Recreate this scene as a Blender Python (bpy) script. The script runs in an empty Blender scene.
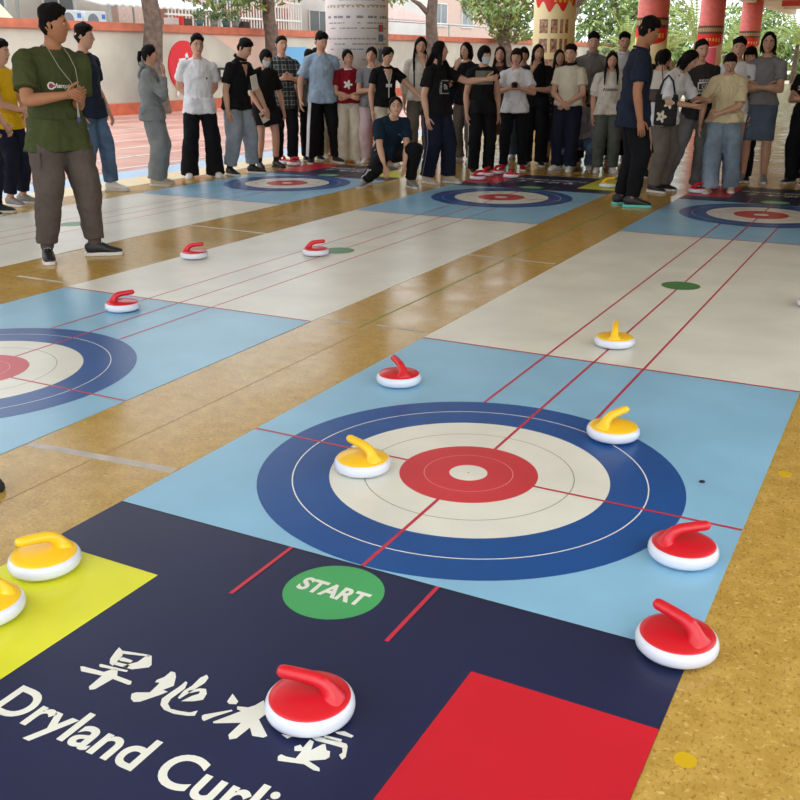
import bpy, bmesh, math, random
from mathutils import Vector, Matrix, noise
from mathutils.bvhtree import BVHTree
random.seed(11)
C = bpy.context.scene.collection
PI = math.pi
D0 = math.radians
V = Vector
# ------------------------------------------------------------------ helpers
def lin(c):
    return tuple(((x/255)/12.92 if x/255 <= .04045 else ((x/255+.055)/1.055)**2.4) for x in c)+(1,)
MATS = {}
def mat(name, col, rough=.6, bump=0, bscale=60, var=0, vscale=8, metal=0, coat=0, spec=.5, var_col=None, emit=0):
    key = name
    if key in MATS: return MATS[key]
    m = bpy.data.materials.new(name); m.use_nodes = True
    nt = m.node_tree; b = nt.nodes['Principled BSDF']
    b.inputs['Base Color'].default_value = lin(col)
    b.inputs['Roughness'].default_value = rough
    b.inputs['Metallic'].default_value = metal
    b.inputs['Specular IOR Level'].default_value = spec
    if coat: b.inputs['Coat Weight'].default_value = coat; b.inputs['Coat Roughness'].default_value = .08
    if emit: b.inputs['Emission Color'].default_value = lin(col); b.inputs['Emission Strength'].default_value = emit
    tc = nt.nodes.new('ShaderNodeTexCoord')
    if bump:
        n = nt.nodes.new('ShaderNodeTexNoise'); n.inputs['Scale'].default_value = bscale; n.inputs['Detail'].default_value = 3
        nt.links.new(tc.outputs['Object'], n.inputs['Vector'])
        bp = nt.nodes.new('ShaderNodeBump'); bp.inputs['Strength'].default_value = bump; bp.inputs['Distance'].default_value = .02
        nt.links.new(n.outputs['Fac'], bp.inputs['Height']); nt.links.new(bp.outputs['Normal'], b.inputs['Normal'])
    if var or var_col:
        n = nt.nodes.new('ShaderNodeTexNoise'); n.inputs['Scale'].default_value = vscale; n.inputs['Detail'].default_value = 4
        nt.links.new(tc.outputs['Object'], n.inputs['Vector'])
        r = nt.nodes.new('ShaderNodeValToRGB')
        c0 = var_col or tuple(x*(1-var) for x in col)
        r.color_ramp.elements[0].position = .35; r.color_ramp.elements[1].position = .65
        r.color_ramp.elements[0].color = lin(c0); r.color_ramp.elements[1].color = lin(col)
        nt.links.new(n.outputs['Fac'], r.inputs['Fac']); nt.links.new(r.outputs['Color'], b.inputs['Base Color'])
    MATS[key] = m
    return m
def cloth(name, col, var=.12):
    return mat(name, col, rough=.9, bump=.35, bscale=26, var=var, vscale=5, spec=.2)

class MB:
    """collects polygons for ONE mesh object"""
    def __init__(s): s.v = []; s.f = []; s.m = []
    def add(s, vs, fs, mi=0, M=None):
        o = len(s.v)
        s.v += [tuple(M @ V(v)) if M else tuple(v) for v in vs]
        s.f += [tuple(i+o for i in f) for f in fs]; s.m += [mi]*len(fs); return s
    def box(s, c, d, mi=0, rz=0, M=None):
        x, y, z = d[0]/2, d[1]/2, d[2]/2
        R = Matrix.Translation(V(c)) @ Matrix.Rotation(rz, 4, 'Z')
        if M: R = M @ R
        vs = [(a, b, e) for a in (-x, x) for b in (-y, y) for e in (-z, z)]
        return s.add(vs, [(0,1,3,2),(4,6,7,5),(0,4,5,1),(2,3,7,6),(0,2,6,4),(1,5,7,3)], mi, R)
    def tube(s, pts, rads, n=14, hint=(1,0,0), mi=0, M=None, round_ends=True):
        pts = [V(p) for p in pts]; rads = [(r, r) if isinstance(r, (int, float)) else r for r in rads]
        P = []; Rr = []; T = []
        def tan(i):
            if i == 0: return (pts[1]-pts[0]).normalized()
            if i == len(pts)-1: return (pts[-1]-pts[-2]).normalized()
            return ((pts[i]-pts[i-1]).normalized()+(pts[i+1]-pts[i]).normalized()).normalized()
        if round_ends:
            t = tan(0); h = min(rads[0])
            for a in (.97, .75, .4): P.append(pts[0]-t*h*math.sin(a*PI/2)*.9); k = math.cos(a*PI/2); Rr.append((rads[0][0]*(1-(1-k)*min(1,h/rads[0][0])), rads[0][1]*(1-(1-k)*min(1,h/rads[0][1])))); T.append(t)
        for i in range(len(pts)): P.append(pts[i]); Rr.append(rads[i]); T.append(tan(i))
        if round_ends:
            t = tan(len(pts)-1); h = min(rads[-1])
            for a in (.4, .75, .97): P.append(pts[-1]+t*h*math.sin(a*PI/2)*.9); k = math.cos(a*PI/2); Rr.append((rads[-1][0]*(1-(1-k)*min(1,h/rads[-1][0])), rads[-1][1]*(1-(1-k)*min(1,h/rads[-1][1])))); T.append(t)
        vs = []; fs = []; hint = V(hint)
        if abs((P[-1]-P[0]).normalized().dot(hint.normalized())) > .93 and len(P) < 12: hint = V((0,1,0)) if abs(hint.y) < .9 else V((1,0,0))
        for p, (a, b), t in zip(P, Rr, T):
            sd = hint - t*hint.dot(t)
            if sd.length < 1e-4: sd = V((0,1,0)) - t*t.y
            sd.normalize(); o = t.cross(sd); hint = sd
            for k in range(n):
                an = 2*PI*k/n; vs.append(p+sd*a*math.cos(an)+o*b*math.sin(an))
        m = len(P)
        for i in range(m-1):
            for k in range(n): fs.append((i*n+k, i*n+(k+1)%n, (i+1)*n+(k+1)%n, (i+1)*n+k))
        fs.append(tuple(range(n-1, -1, -1))); fs.append(tuple((m-1)*n+k for k in range(n)))
        return s.add(vs, fs, mi, M)
    def ball(s, c, r, n=12, mi=0, M=None):
        r = (r, r, r) if isinstance(r, (int, float)) else r
        vs = []; fs = []
        for i in range(1, n):
            t = PI*i/n
            for k in range(2*n): a = PI*k/n; vs.append((c[0]+r[0]*math.sin(t)*math.cos(a), c[1]+r[1]*math.sin(t)*math.sin(a), c[2]+r[2]*math.cos(t)))
        w = 2*n
        for i in range(n-2):
            for k in range(w): fs.append((i*w+k, (i+1)*w+k, (i+1)*w+(k+1)%w, i*w+(k+1)%w))
        vs.append((c[0], c[1], c[2]+r[2])); vs.append((c[0], c[1], c[2]-r[2])); q = len(vs)
        for k in range(w): fs.append((q-2, k, (k+1)%w)); fs.append((q-1, (n-2)*w+(k+1)%w, (n-2)*w+k))
        return s.add(vs, fs, mi, M)
    def lathe(s, prof, n=48, mi=0, c=(0,0,0), close=True):
        vs = []; fs = []
        for r, z in prof:
            for k in range(n): a = 2*PI*k/n; vs.append((c[0]+r*math.cos(a), c[1]+r*math.sin(a), c[2]+z))
        for i in range(len(prof)-1):
            for k in range(n): fs.append((i*n+k, i*n+(k+1)%n, (i+1)*n+(k+1)%n, (i+1)*n+k))
        if close: fs.append(tuple(range(n-1, -1, -1))); fs.append(tuple((len(prof)-1)*n+k for k in range(n)))
        return s.add(vs, fs, mi)
    def prism(s, poly, z0, z1, mi=0, M=None):
        n = len(poly); ar = sum(poly[i][0]*poly[(i+1)%n][1]-poly[(i+1)%n][0]*poly[i][1] for i in range(n))
        if ar < 0: poly = poly[::-1]
        vs = [(x, y, z0) for x, y in poly]+[(x, y, z1) for x, y in poly]
        fs = [tuple(range(n-1, -1, -1)), tuple(range(n, 2*n))]+[(i, (i+1)%n, n+(i+1)%n, n+i) for i in range(n)]
        return s.add(vs, fs, mi, M)
    def mesh(s, name='m', smooth=False):
        me = bpy.data.meshes.new(name); me.from_pydata(s.v, [], s.f)
        me.polygons.foreach_set('material_index', s.m)
        if smooth: me.polygons.foreach_set('use_smooth', [True]*len(s.f))
        me.update(); return me
    def build(s, name, mats, parent=None, smooth=False, loc=None, rz=None):
        return link(name, s.mesh(name, smooth), mats, parent, loc, rz)
def link(name, me, mats, parent=None, loc=None, rz=None):
    if not isinstance(mats, (list, tuple)): mats = [mats]
    if len(me.materials): me.materials.clear()
    for m in mats: me.materials.append(m)
    o = bpy.data.objects.new(name, me); C.objects.link(o)
    if parent: o.parent = parent
    if loc is not None: o.location = loc
    if rz is not None: o.rotation_euler[2] = rz
    return o
def bevel(o, w=.01, seg=2):
    m = o.modifiers.new('b', 'BEVEL'); m.width = w; m.segments = seg; m.limit_method = 'ANGLE'
    return o
def tag(o, label, cat, group=None, kind=None):
    o['label'] = label; o['category'] = cat
    if group: o['group'] = group
    if kind: o['kind'] = kind
    return o
def empty(name, loc=(0,0,0), rz=0, label=None, cat=None, group=None):
    o = bpy.data.objects.new(name, None); C.objects.link(o); o.location = loc; o.rotation_euler[2] = rz
    o.empty_display_size = .1
    if label: tag(o, label, cat, group)
    return o
def struct(o): o['kind'] = 'structure'; return o
def dup(root, loc, rz, label=None, group=None):
    r = root.copy(); C.objects.link(r); r.location = loc; r.rotation_euler = (0, 0, rz)
    if label: r['label'] = label
    if group: r['group'] = group
    for ch in list(root.children):
        c = ch.copy(); C.objects.link(c); c.parent = r
        for g in list(ch.children):
            d = g.copy(); C.objects.link(d); d.parent = c
    return r
_tex = {}
def remesh(mb, voxel, smooth=2, disp=0, tscale=.09):
    """fuse overlapping closed tubes into one continuous surface"""
    me = mb.mesh('tmp'); o = bpy.data.objects.new('tmp', me); C.objects.link(o)
    r = o.modifiers.new('r', 'REMESH'); r.mode = 'VOXEL'; r.voxel_size = voxel; r.adaptivity = 0
    if smooth: s = o.modifiers.new('s', 'SMOOTH'); s.factor = .6; s.iterations = smooth
    if disp:
        if tscale not in _tex:
            t = bpy.data.textures.new('folds', 'CLOUDS'); t.noise_scale = tscale; t.noise_depth = 2; _tex[tscale] = t
        d = o.modifiers.new('d', 'DISPLACE'); d.texture = _tex[tscale]; d.strength = disp; d.mid_level = .5; d.texture_coords = 'LOCAL'
    dg = bpy.context.evaluated_depsgraph_get(); dg.update()
    out = bpy.data.meshes.new_from_object(o.evaluated_get(dg))
    bpy.data.objects.remove(o); bpy.data.meshes.remove(me)
    out.polygons.foreach_set('use_smooth', [True]*len(out.polygons))
    return out
def mesh_vf(me):
    return [v.co.copy() for v in me.vertices], [tuple(p.vertices) for p in me.polygons]
def text_mesh(txt, size, bold=0, align='LEFT', ext=0, shear=0):
    cu = bpy.data.curves.new('t', 'FONT'); cu.body = txt; cu.size = size; cu.offset = bold; cu.align_x = align; cu.shear = shear
    cu.extrude = ext; cu.resolution_u = 6
    o = bpy.data.objects.new('t', cu); C.objects.link(o)
    dg = bpy.context.evaluated_depsgraph_get(); dg.update()
    me = bpy.data.meshes.new_from_object(o.evaluated_get(dg)); bpy.data.objects.remove(o)
    return me

# ------------------------------------------------------------------ world, camera
scn = bpy.context.scene
cam_d = bpy.data.cameras.new('camera'); cam = bpy.data.objects.new('camera', cam_d); C.objects.link(cam)
CAM = V((1.3259, -3.0397, 1.48))
r_ = V((.882777, .469791, -.000725)); u_ = V((-.157819, .298007, .941427)); f_ = V((-.442490, .830956, -.337216))
cam.matrix_world = Matrix(((r_.x, u_.x, -f_.x, CAM.x), (r_.y, u_.y, -f_.y, CAM.y), (r_.z, u_.z, -f_.z, CAM.z), (0,0,0,1)))
cam_d.sensor_width = 36; cam_d.lens = 42.96; cam_d.clip_end = 500
scn.camera = cam
scn.view_settings.view_transform = 'Standard'; scn.view_settings.look = 'None'
scn.view_settings.gamma = 1; scn.view_settings.use_curve_mapping = False
scn.view_settings.exposure = 0.02
w = bpy.data.worlds.new('sky'); scn.world = w; w.use_nodes = True
bg = w.node_tree.nodes['Background']; bg.inputs['Color'].default_value = (.89, .945, 1, 1); bg.inputs['Strength'].default_value = 2.1

sd_ = bpy.data.lights.new('hazy_sun', 'SUN'); sd_.energy = 0.5; sd_.angle = D0(50); sd_.color = (1, .99, .98)
so_ = bpy.data.objects.new('hazy_sun', sd_); C.objects.link(so_); so_.rotation_euler = V((.62, -.62, .62)).to_track_quat('Z', 'Y').to_euler()
# ------------------------------------------------------------------ materials of the place
def floor_material():
    m = bpy.data.materials.new('speckled_vinyl'); m.use_nodes = True; nt = m.node_tree; b = nt.nodes['Principled BSDF']
    b.inputs['Specular IOR Level'].default_value = .2
    tc = nt.nodes.new('ShaderNodeTexCoord')
    def nz(scale, det=3, dist=0, vec=(1,1,1)):
        mp = nt.nodes.new('ShaderNodeMapping'); mp.inputs['Scale'].default_value = vec; nt.links.new(tc.outputs['Object'], mp.inputs['Vector'])
        n = nt.nodes.new('ShaderNodeTexNoise'); n.inputs['Scale'].default_value = scale; n.inputs['Detail'].default_value = det; n.inputs['Distortion'].default_value = dist
        nt.links.new(mp.outputs['Vector'], n.inputs['Vector']); return n
    def ramp(n, p0, c0, p1, c1):
        r = nt.nodes.new('ShaderNodeValToRGB'); e = r.color_ramp.elements; e[0].position = p0; e[0].color = c0; e[1].position = p1; e[1].color = c1
        nt.links.new(n.outputs['Fac'], r.inputs['Fac']); return r
    base = ramp(nz(14, 5), .3, lin((172,137,62)), .7, lin((196,161,82)))
    dark = ramp(nz(120, 5, .5, (1, .55, 1)), .54, (0,0,0,1), .70, (1,1,1,1))
    lite = ramp(nz(95, 4, .5, (.6, 1, 1)), .58, (0,0,0,1), .74, (1,1,1,1))
    mx = nt.nodes.new('ShaderNodeMix'); mx.data_type = 'RGBA'; mx.inputs[7].default_value = lin((148,108,48))
    nt.links.new(dark.outputs['Color'], mx.inputs[0]); nt.links.new(base.outputs['Color'], mx.inputs[6])
    mx2 = nt.nodes.new('ShaderNodeMix'); mx2.data_type = 'RGBA'; mx2.inputs[7].default_value = lin((214,184,112))
    nt.links.new(lite.outputs['Color'], mx2.inputs[0]); nt.links.new(mx.outputs[2], mx2.inputs[6])
    nt.links.new(mx2.outputs[2], b.inputs['Base Color'])
    rr = ramp(nz(3, 4), .3, (.13,.13,.13,1), .7, (.24,.24,.24,1)); nt.links.new(rr.outputs['Color'], b.inputs['Roughness'])
    bp = nt.nodes.new('ShaderNodeBump'); bp.inputs['Strength'].default_value = .12; bp.inputs['Distance'].default_value = .004
    nt.links.new(nz(5, 3).outputs['Fac'], bp.inputs['Height']); nt.links.new(bp.outputs['Normal'], b.inputs['Normal'])
    return m
def mat_vinyl(name, col, rough=.3, dirt=.06):
    m = mat(name, col, rough=rough, bump=.06, bscale=4, var=dirt, vscale=2.3, spec=.36)
    return m
M_floor = floor_material()
M_lblue = mat_vinyl('light_blue_vinyl', (140,192,222))
M_navy = mat_vinyl('navy_vinyl', (29,37,72), .38)
M_white = mat_vinyl('off_white_vinyl', (230,230,218))
M_blue = mat_vinyl('royal_blue_print', (22,80,148), .32)
M_red = mat_vinyl('red_print', (206,58,66), .32)
M_redp = mat_vinyl('red_panel', (202,28,46), .34)
M_yelp = mat_vinyl('lime_yellow_panel', (222,222,48), .34)
M_green = mat_vinyl('green_print', (72,166,98), .32)
M_line = mat('dark_red_line', (190,44,66), .35)
M_wline = mat('white_print_line', (232,232,226), .35)
M_gline = mat('grey_print_line', (130,132,124), .35)
M_tape = mat('grey_white_tape', (196,188,178), .4, var=.12, vscale=12)
TXS = .972; TX0 = -.458; ROOFY = -3.0; ROOFX = 4.0
GLYPHS=[[(-0.355,-1.475),(-0.335,-1.483),(-0.320,-1.500),(-0.314,-1.527),(-0.311,-1.545),(-0.326,-1.540),(-0.339,-1.525),(-0.351,-1.491)],
[(-0.336,-1.483),(-0.331,-1.481),(-0.259,-1.463),(-0.257,-1.470),(-0.327,-1.493)],
[(-0.262,-1.464),(-0.252,-1.464),(-0.225,-1.495),(-0.224,-1.506),(-0.256,-1.533),(-0.285,-1.536),(-0.281,-1.522),(-0.266,-1.501),(-0.265,-1.476)],
[(-0.319,-1.514),(-0.314,-1.504),(-0.281,-1.503),(-0.279,-1.513),(-0.310,-1.520)],
[(-0.315,-1.540),(-0.314,-1.527),(-0.274,-1.522),(-0.271,-1.535)],
[(-0.345,-1.558),(-0.344,-1.553),(-0.262,-1.541),(-0.260,-1.548),(-0.337,-1.564)],
[(-0.383,-1.586),(-0.375,-1.582),(-0.312,-1.575),(-0.301,-1.554),(-0.287,-1.551),(-0.271,-1.571),(-0.222,-1.571),(-0.215,-1.582),(-0.220,-1.586),(-0.271,-1.586),(-0.280,-1.638),(-0.290,-1.646),(-0.301,-1.638),(-0.305,-1.589),(-0.366,-1.600)],
[(-0.162,-1.493),(-0.150,-1.491),(-0.136,-1.504),(-0.116,-1.536),(-0.129,-1.561),(-0.113,-1.561),(-0.122,-1.580),(-0.147,-1.623),(-0.160,-1.631),(-0.175,-1.625),(-0.187,-1.609),(-0.181,-1.600),(-0.151,-1.584),(-0.154,-1.551),(-0.157,-1.542),(-0.167,-1.547),(-0.170,-1.537),(-0.161,-1.518)],
[(-0.102,-1.507),(-0.094,-1.510),(-0.084,-1.532),(-0.086,-1.556),(-0.088,-1.579),(-0.082,-1.597),(-0.063,-1.609),(-0.038,-1.605),(-0.013,-1.598),(-0.001,-1.583),(0.005,-1.602),(-0.009,-1.610),(-0.044,-1.620),(-0.075,-1.619),(-0.095,-1.609),(-0.108,-1.589),(-0.106,-1.562),(-0.102,-1.533)],
[(-0.072,-1.461),(-0.060,-1.469),(-0.055,-1.490),(-0.069,-1.569),(-0.076,-1.568),(-0.081,-1.539),(-0.076,-1.514),(-0.079,-1.479)],
[(-0.072,-1.535),(-0.052,-1.513),(-0.037,-1.508),(-0.023,-1.522),(-0.016,-1.545),(-0.032,-1.560),(-0.060,-1.575),(-0.050,-1.546),(-0.040,-1.531),(-0.045,-1.522),(-0.063,-1.541)],
[(0.033,-1.492),(0.064,-1.510),(0.066,-1.521),(0.050,-1.528),(0.040,-1.523)],
[(0.020,-1.594),(0.022,-1.588),(0.069,-1.543),(0.074,-1.545),(0.048,-1.584),(0.037,-1.607),(0.028,-1.604)],
[(0.073,-1.526),(0.099,-1.517),(0.109,-1.502),(0.116,-1.477),(0.152,-1.514),(0.148,-1.541),(0.200,-1.580),(0.196,-1.589),(0.169,-1.596),(0.147,-1.575),(0.142,-1.620),(0.130,-1.631),(0.118,-1.619),(0.118,-1.571),(0.062,-1.603),(0.057,-1.599),(0.073,-1.571),(0.092,-1.536),(0.079,-1.535)],
[(0.225,-1.560),(0.255,-1.550),(0.246,-1.566)],
[(0.285,-1.535),(0.328,-1.521),(0.376,-1.517),(0.383,-1.524),(0.397,-1.556),(0.394,-1.567),(0.380,-1.557),(0.383,-1.546),(0.374,-1.533),(0.343,-1.536),(0.308,-1.541)],
[(0.312,-1.516),(0.359,-1.509),(0.362,-1.519),(0.324,-1.526)],
[(0.331,-1.495),(0.349,-1.482),(0.377,-1.486),(0.375,-1.494),(0.339,-1.498)],
[(0.261,-1.625),(0.264,-1.616),(0.278,-1.617),(0.300,-1.612),(0.299,-1.586),(0.284,-1.593),(0.276,-1.581),(0.284,-1.569),(0.295,-1.575),(0.294,-1.544),(0.306,-1.546),(0.316,-1.573),(0.327,-1.546),(0.333,-1.540),(0.347,-1.557),(0.356,-1.556),(0.365,-1.573),(0.361,-1.584),(0.330,-1.605),(0.364,-1.613),(0.370,-1.622),(0.356,-1.625),(0.327,-1.619),(0.269,-1.637)]]
# ------------------------------------------------------------------ setting: ground
def flat(name, poly, z0, z1, m, parent=None):
    return MB().prism(poly, z0, z1).build(name, m, parent)
def rect(x0, y0, x1, y1): return [(x0,y0),(x1,y0),(x1,y1),(x0,y1)]
struct(flat('floor', rect(-7.2, -9, 14, 62), -.1, 0, M_floor))
struct(flat('trim_1', rect(-7.8, -9, -7.2, 62), -.1, .0, mat('beige_strip_paint', (232,208,158), .4, var=.06)))
struct(flat('trim_2', rect(-8.42, -9, -7.8, 62), -.1, .0, mat('pale_blue_strip_paint', (172,200,226), .4, var=.06)))
court = mat('wet_red_court', (214,164,148), .36, bump=.05, bscale=30, var_col=(182,112,92), vscale=.9)
struct(flat('floor', rect(-19.2, -9, -8.42, 62), -.12, -.01, court))
lines = MB()
for k in range(9):
    x = -9.2-k*1.12
    lines.add([(x+.6,-9,-.006),(x+.69,-9,-.006),(x+.09-.3,62,-.006),(x-.3,62,-.006)], [(0,1,2,3)])
for y in (3.5, 8.2, 16.5, 27): lines.add([(-18.4,y,-.006),(-8.5,y+.8,-.006),(-8.5,y+.85,-.006),(-18.4,y+.05,-.006)], [(0,1,2,3)])
tag(lines.build('court_line_marking', mat('white_court_paint', (226,214,206), .5)), 'faded white lines painted across the wet red sports court', 'line marking', kind='stuff')
struct(flat('ground', rect(-120, -60, 120, 200), -.5, -.13, mat('pale_paving', (214,196,176), .8, var=.1, vscale=.5)))
# tape marks on the tan floor
tapes = [((-1.70,-.57),(-1.0,-.50),.045,'wide grey tape strip on tan floor left of the near target'),
 ((-1.75,3.90),(-1.016,3.88),.03,'thin pale tape line crossing tan floor between the two white sheets'),
 ((-1.71,1.665),(-1.50,1.67),.03,'short grey tape piece at corner of the left mat'),
 ((-1.35,1.70),(-1.01,1.69),.03,'short grey tape piece at corner of the near mat'),
 ((-4.30,1.66),(-3.76,1.66),.035,'pale tape piece by feet of man in olive shirt'),
 ((-4.66,3.99),(-3.75,3.95),.03,'pale tape line behind red stone on the left aisle'),
 ((-5.3,1.10),(-4.72,1.12),.03,'pale tape piece at far left picture edge')]
for a, b, wd, lab in tapes:
    a = V(a); b = V(b); d = (b-a).normalized(); n = V((-d.y, d.x))*wd/2
    tag(flat('floor_tape', [tuple(a+n), tuple(a-n), tuple(b-n), tuple(b+n)], 0, .0008, M_tape), lab, 'tape')
tag(flat('floor_line', rect(-1.424,1.6,-1.412,8.2), 0, .0006, mat('green_tape',(108,140,62),.5)), 'thin green line along tan aisle between near mat and middle mat', 'floor line')
tag(flat('floor_line', rect(-1.36,-1.2,-1.356,1.5), 0, .0005, mat('brown_seam',(158,126,66),.5)), 'faint brown seam line in tan aisle left of the near target', 'floor line')
for x, y, lab in ((1.071,-1.204,'dark yellow round spot sticker on tan floor beside red panel'), (1.058,.556,'dark yellow round spot sticker on tan floor right of the target')):
    tag(MB().lathe([(.001,0),(.026,0),(.026,.001),(.001,.001)], 24, c=(x,y,0)).build('floor_sticker', mat('yellow_sticker',(206,168,20),.4)), lab, 'sticker')

# ------------------------------------------------------------------ curling mats
XL, XR, YN, YH, YT, YE = -.985, .995, -.798, 1.577, 7.126, -2.2
RR = [.072, .2613, .5252, .7934]
Z0 = .003; ZM = .0036
def annulus(mb, r0, r1, z, mi, c=(0,0), n=96):
    vs = []; fs = []
    for k in range(n):
        a = 2*PI*k/n
        vs += [(c[0]+r0*math.cos(a), c[1]+r0*math.sin(a), z), (c[0]+r1*math.cos(a), c[1]+r1*math.sin(a), z)]
    for k in range(n): j = (k+1) % n; fs.append((2*k, 2*k+1, 2*j+1, 2*j))
    mb.add(vs, fs, mi)
def disc(mb, r, z, mi, c=(0,0), n=64):
    mb.add([(c[0]+r*math.cos(2*PI*k/n), c[1]+r*math.sin(2*PI*k/n), z) for k in range(n)], [tuple(range(n))], mi)
def quad(mb, x0, y0, x1, y1, z, mi=0): mb.add([(x0,y0,z),(x1,y0,z),(x1,y1,z),(x0,y1,z)], [(0,1,2,3)], mi)
def end_group(root, R):
    """start panel, house panel, target rings, lettering; R turns it for the far end"""
    def put(mb, name, mats, par=root):
        mb.v = [tuple(R @ V(v)) for v in mb.v]; return mb.build(name, mats, par)
    put(MB().prism(rect(XL, YE, XR, YN), 0, Z0), 'start_panel', M_navy)
    put(MB().prism(rect(XL, YN, XR, YH), 0, Z0), 'house_panel', M_lblue)
    mb = MB(); quad(mb, XL, YN-.006, XR, YN+.001, Z0+.0003); put(mb, 'panel_seam', mat('black_seam',(28,30,38),.5))
    p = MB().prism(rect(XL, YE, -.521, -1.136), 0, ZM); o = put(p, 'corner_patch', M_yelp); o['label'] = 'lime yellow corner patch'
    p = MB().prism(rect(.516, YE, XR, -1.132), 0, ZM); o = put(p, 'corner_patch', M_redp); o['label'] = 'red corner patch'
    t = MB(); disc(t, RR[0], ZM, 0); annulus(t, RR[0], RR[1], ZM, 1); annulus(t, RR[1], RR[2], ZM, 0); annulus(t, RR[2], RR[3], ZM, 2)
    annulus(t, .166, .1690, ZM+.0003, 5); annulus(t, .393, .3965, ZM+.0003, 4); annulus(t, .660, .6648, ZM+.0003, 3)
    disc(t, .004, ZM+.0003, 4, n=12)
    put(t, 'target_rings', [M_white, M_red, M_blue, M_wline, M_gline, mat('pale_pink_line',(232,150,150),.35)])
    g = MB(); h = .0065; z = ZM+.0006
    quad(g, XL, -h, -RR[1], h, z); quad(g, RR[1], -h, XR, h, z)
    quad(g, -h, YN, h, -RR[1], z); quad(g, -h, RR[1], h, YH, z)
    for s in (-1, 1): quad(g, s*.257-h, math.sqrt(RR[3]**2-.257**2), s*.257+h, YH, z); quad(g, s*.26-h, -1.118, s*.26+h, YN, z)
    quad(g, XL, YH-.008, XR, YH+.008, z)
    put(g, 'guide_lines', M_line)
    d = MB(); disc(d, .150, ZM, 0, c=(0, -.966)); sd = put(d, 'start_dot', M_green)
    tm = text_mesh('START', .096, bold=.0034, align='CENTER'); vs, fs = mesh_vf(tm)
    t = MB().add([(v.x*.79-.002, v.y-.999, ZM+.0006) for v in vs], fs); o = put(t, 'start_lettering', M_white, sd)
    t = MB()
    for gl in GLYPHS: t.add([(x, y, ZM) for x, y in gl], [tuple(range(len(gl)))])
    bmx = bmesh.new(); bmx.from_mesh(t.mesh()); bmesh.ops.triangulate(bmx, faces=bmx.faces[:], ngon_method='EAR_CLIP')
    for f in bmx.faces:
        if f.normal.z < 0: f.normal_flip()
    bmx.verts.index_update()
    t = MB().add([v.co.copy() for v in bmx.verts], [tuple(v.index for v in f.verts) for f in bmx.faces]); bmx.free()
    put(t, 'title_lettering', M_white)
    tm = text_mesh('Dryland Curling', .148, bold=.0031); vs, fs = mesh_vf(tm)
    t = MB().add([(v.x*TXS+TX0, v.y-1.814, ZM) for v in vs], fs); put(t, 'subtitle_lettering', M_white)
def curling_mat(loc, rz, label):
    root = empty('curling_mat', loc, rz, label, 'curling mat', 'dryland curling mats laid side by side')
    end_group(root, Matrix.Identity(4))
    end_group(root, Matrix.Translation((0, YT, 0)) @ Matrix.Rotation(PI, 4, 'Z'))
    MB().prism(rect(XL, YH, XR, YT-YH), 0, Z0).build('sheet_panel', M_white, root)
    g = MB(); h = .0065
    for x in (-.257, 0, .257): quad(g, x-h, YH, x+h, YT-YH, Z0+.0004)
    g.build('guide_lines', M_line, root)
    d = MB(); disc(d, .13, Z0+.0008, 0, c=(0, YT/2)); d.build('centre_dot', mat('dark_green_print',(62,128,66),.35), root)
    return root
curling_mat((0,0,0), 0, 'nearest curling mat, whose whole blue, white and red target fills the foreground')
curling_mat((-2.716,-.009,0), .0101, 'middle curling mat, red stones on its white sheet, target cropped at left')
curling_mat((-5.665,-.048,0), 0, 'farthest left curling mat, passing behind the man in the olive shirt')
tag(MB().ball((0,0,0), (.011,.011,.004), 8).build('pebble', mat('black_bit',(20,20,24),.5), loc=(.798,.326,.0065)), 'tiny black bit of debris on light blue mat right of target', 'debris')

# ------------------------------------------------------------------ curling stones
M_shell = mat('white_plastic', (216,219,230), .22, coat=.4)
def make_stone(name, col, label, loc, ang, group=None):
    root = empty(name, loc, ang, label, 'curling stone', group)
    cm = mat(col[0], col[1], .34, coat=.12)
    b = MB().lathe([(.078,.004),(.098,.008),(.106,.016),(.1085,.026),(.1078,.036),(.1045,.045),(.100,.050),(.0975,.051)], 64)
    b.build('shell', M_shell, root, smooth=True)
    f = MB().lathe([(.07,0),(.082,.001),(.084,.005),(.07,.006)], 48); f.build('sliding_base', mat('grey_rubber_base',(70,74,84),.6), root, smooth=True)
    t = MB().lathe([(.0978,.047),(.0978,.0515),(.0955,.0540),(.08,.0582),(.06,.0620),(.03,.0645),(.003,.065)], 64)
    t.build('top_cap', cm, root, smooth=True)
    # gooseneck handle: broad foot, leaning neck, bar that ends free over the far edge
    h = MB()
    pts = [(-.060,0,.050),(-.057,0,.060),(-.052,0,.070),(-.044,0,.082),(-.032,0,.094),(-.014,0,.1015),(.010,0,.105),(.040,0,.108),(.066,0,.110)]
    rad = [(.044,.030),(.032,.026),(.0225,.022),(.0195,.020),(.0187,.0182),(.0182,.0172),(.0178,.0162),(.0176,.0158),(.0172,.0155)]
    h.tube(pts, rad, 20, hint=(0,1,0))
    me = remesh(h, .0035, 3)
    link('handle', me, cm, root)
    return root
YEL = ('yellow_plastic', (246,196,34)); RED = ('red_plastic', (206,22,38))
G1 = 'curling stones lying on the mats'
D = math.radians
SR = make_stone('curling_stone', RED, 'large red stone in front, covering part of the white Chinese lettering', (.244,-1.465,Z0), D(-165), G1)
SY = make_stone('curling_stone', YEL, 'yellow stone at left, on the corner of the lime yellow patch', (-.857,-1.262,Z0), D(-112), G1)
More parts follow.
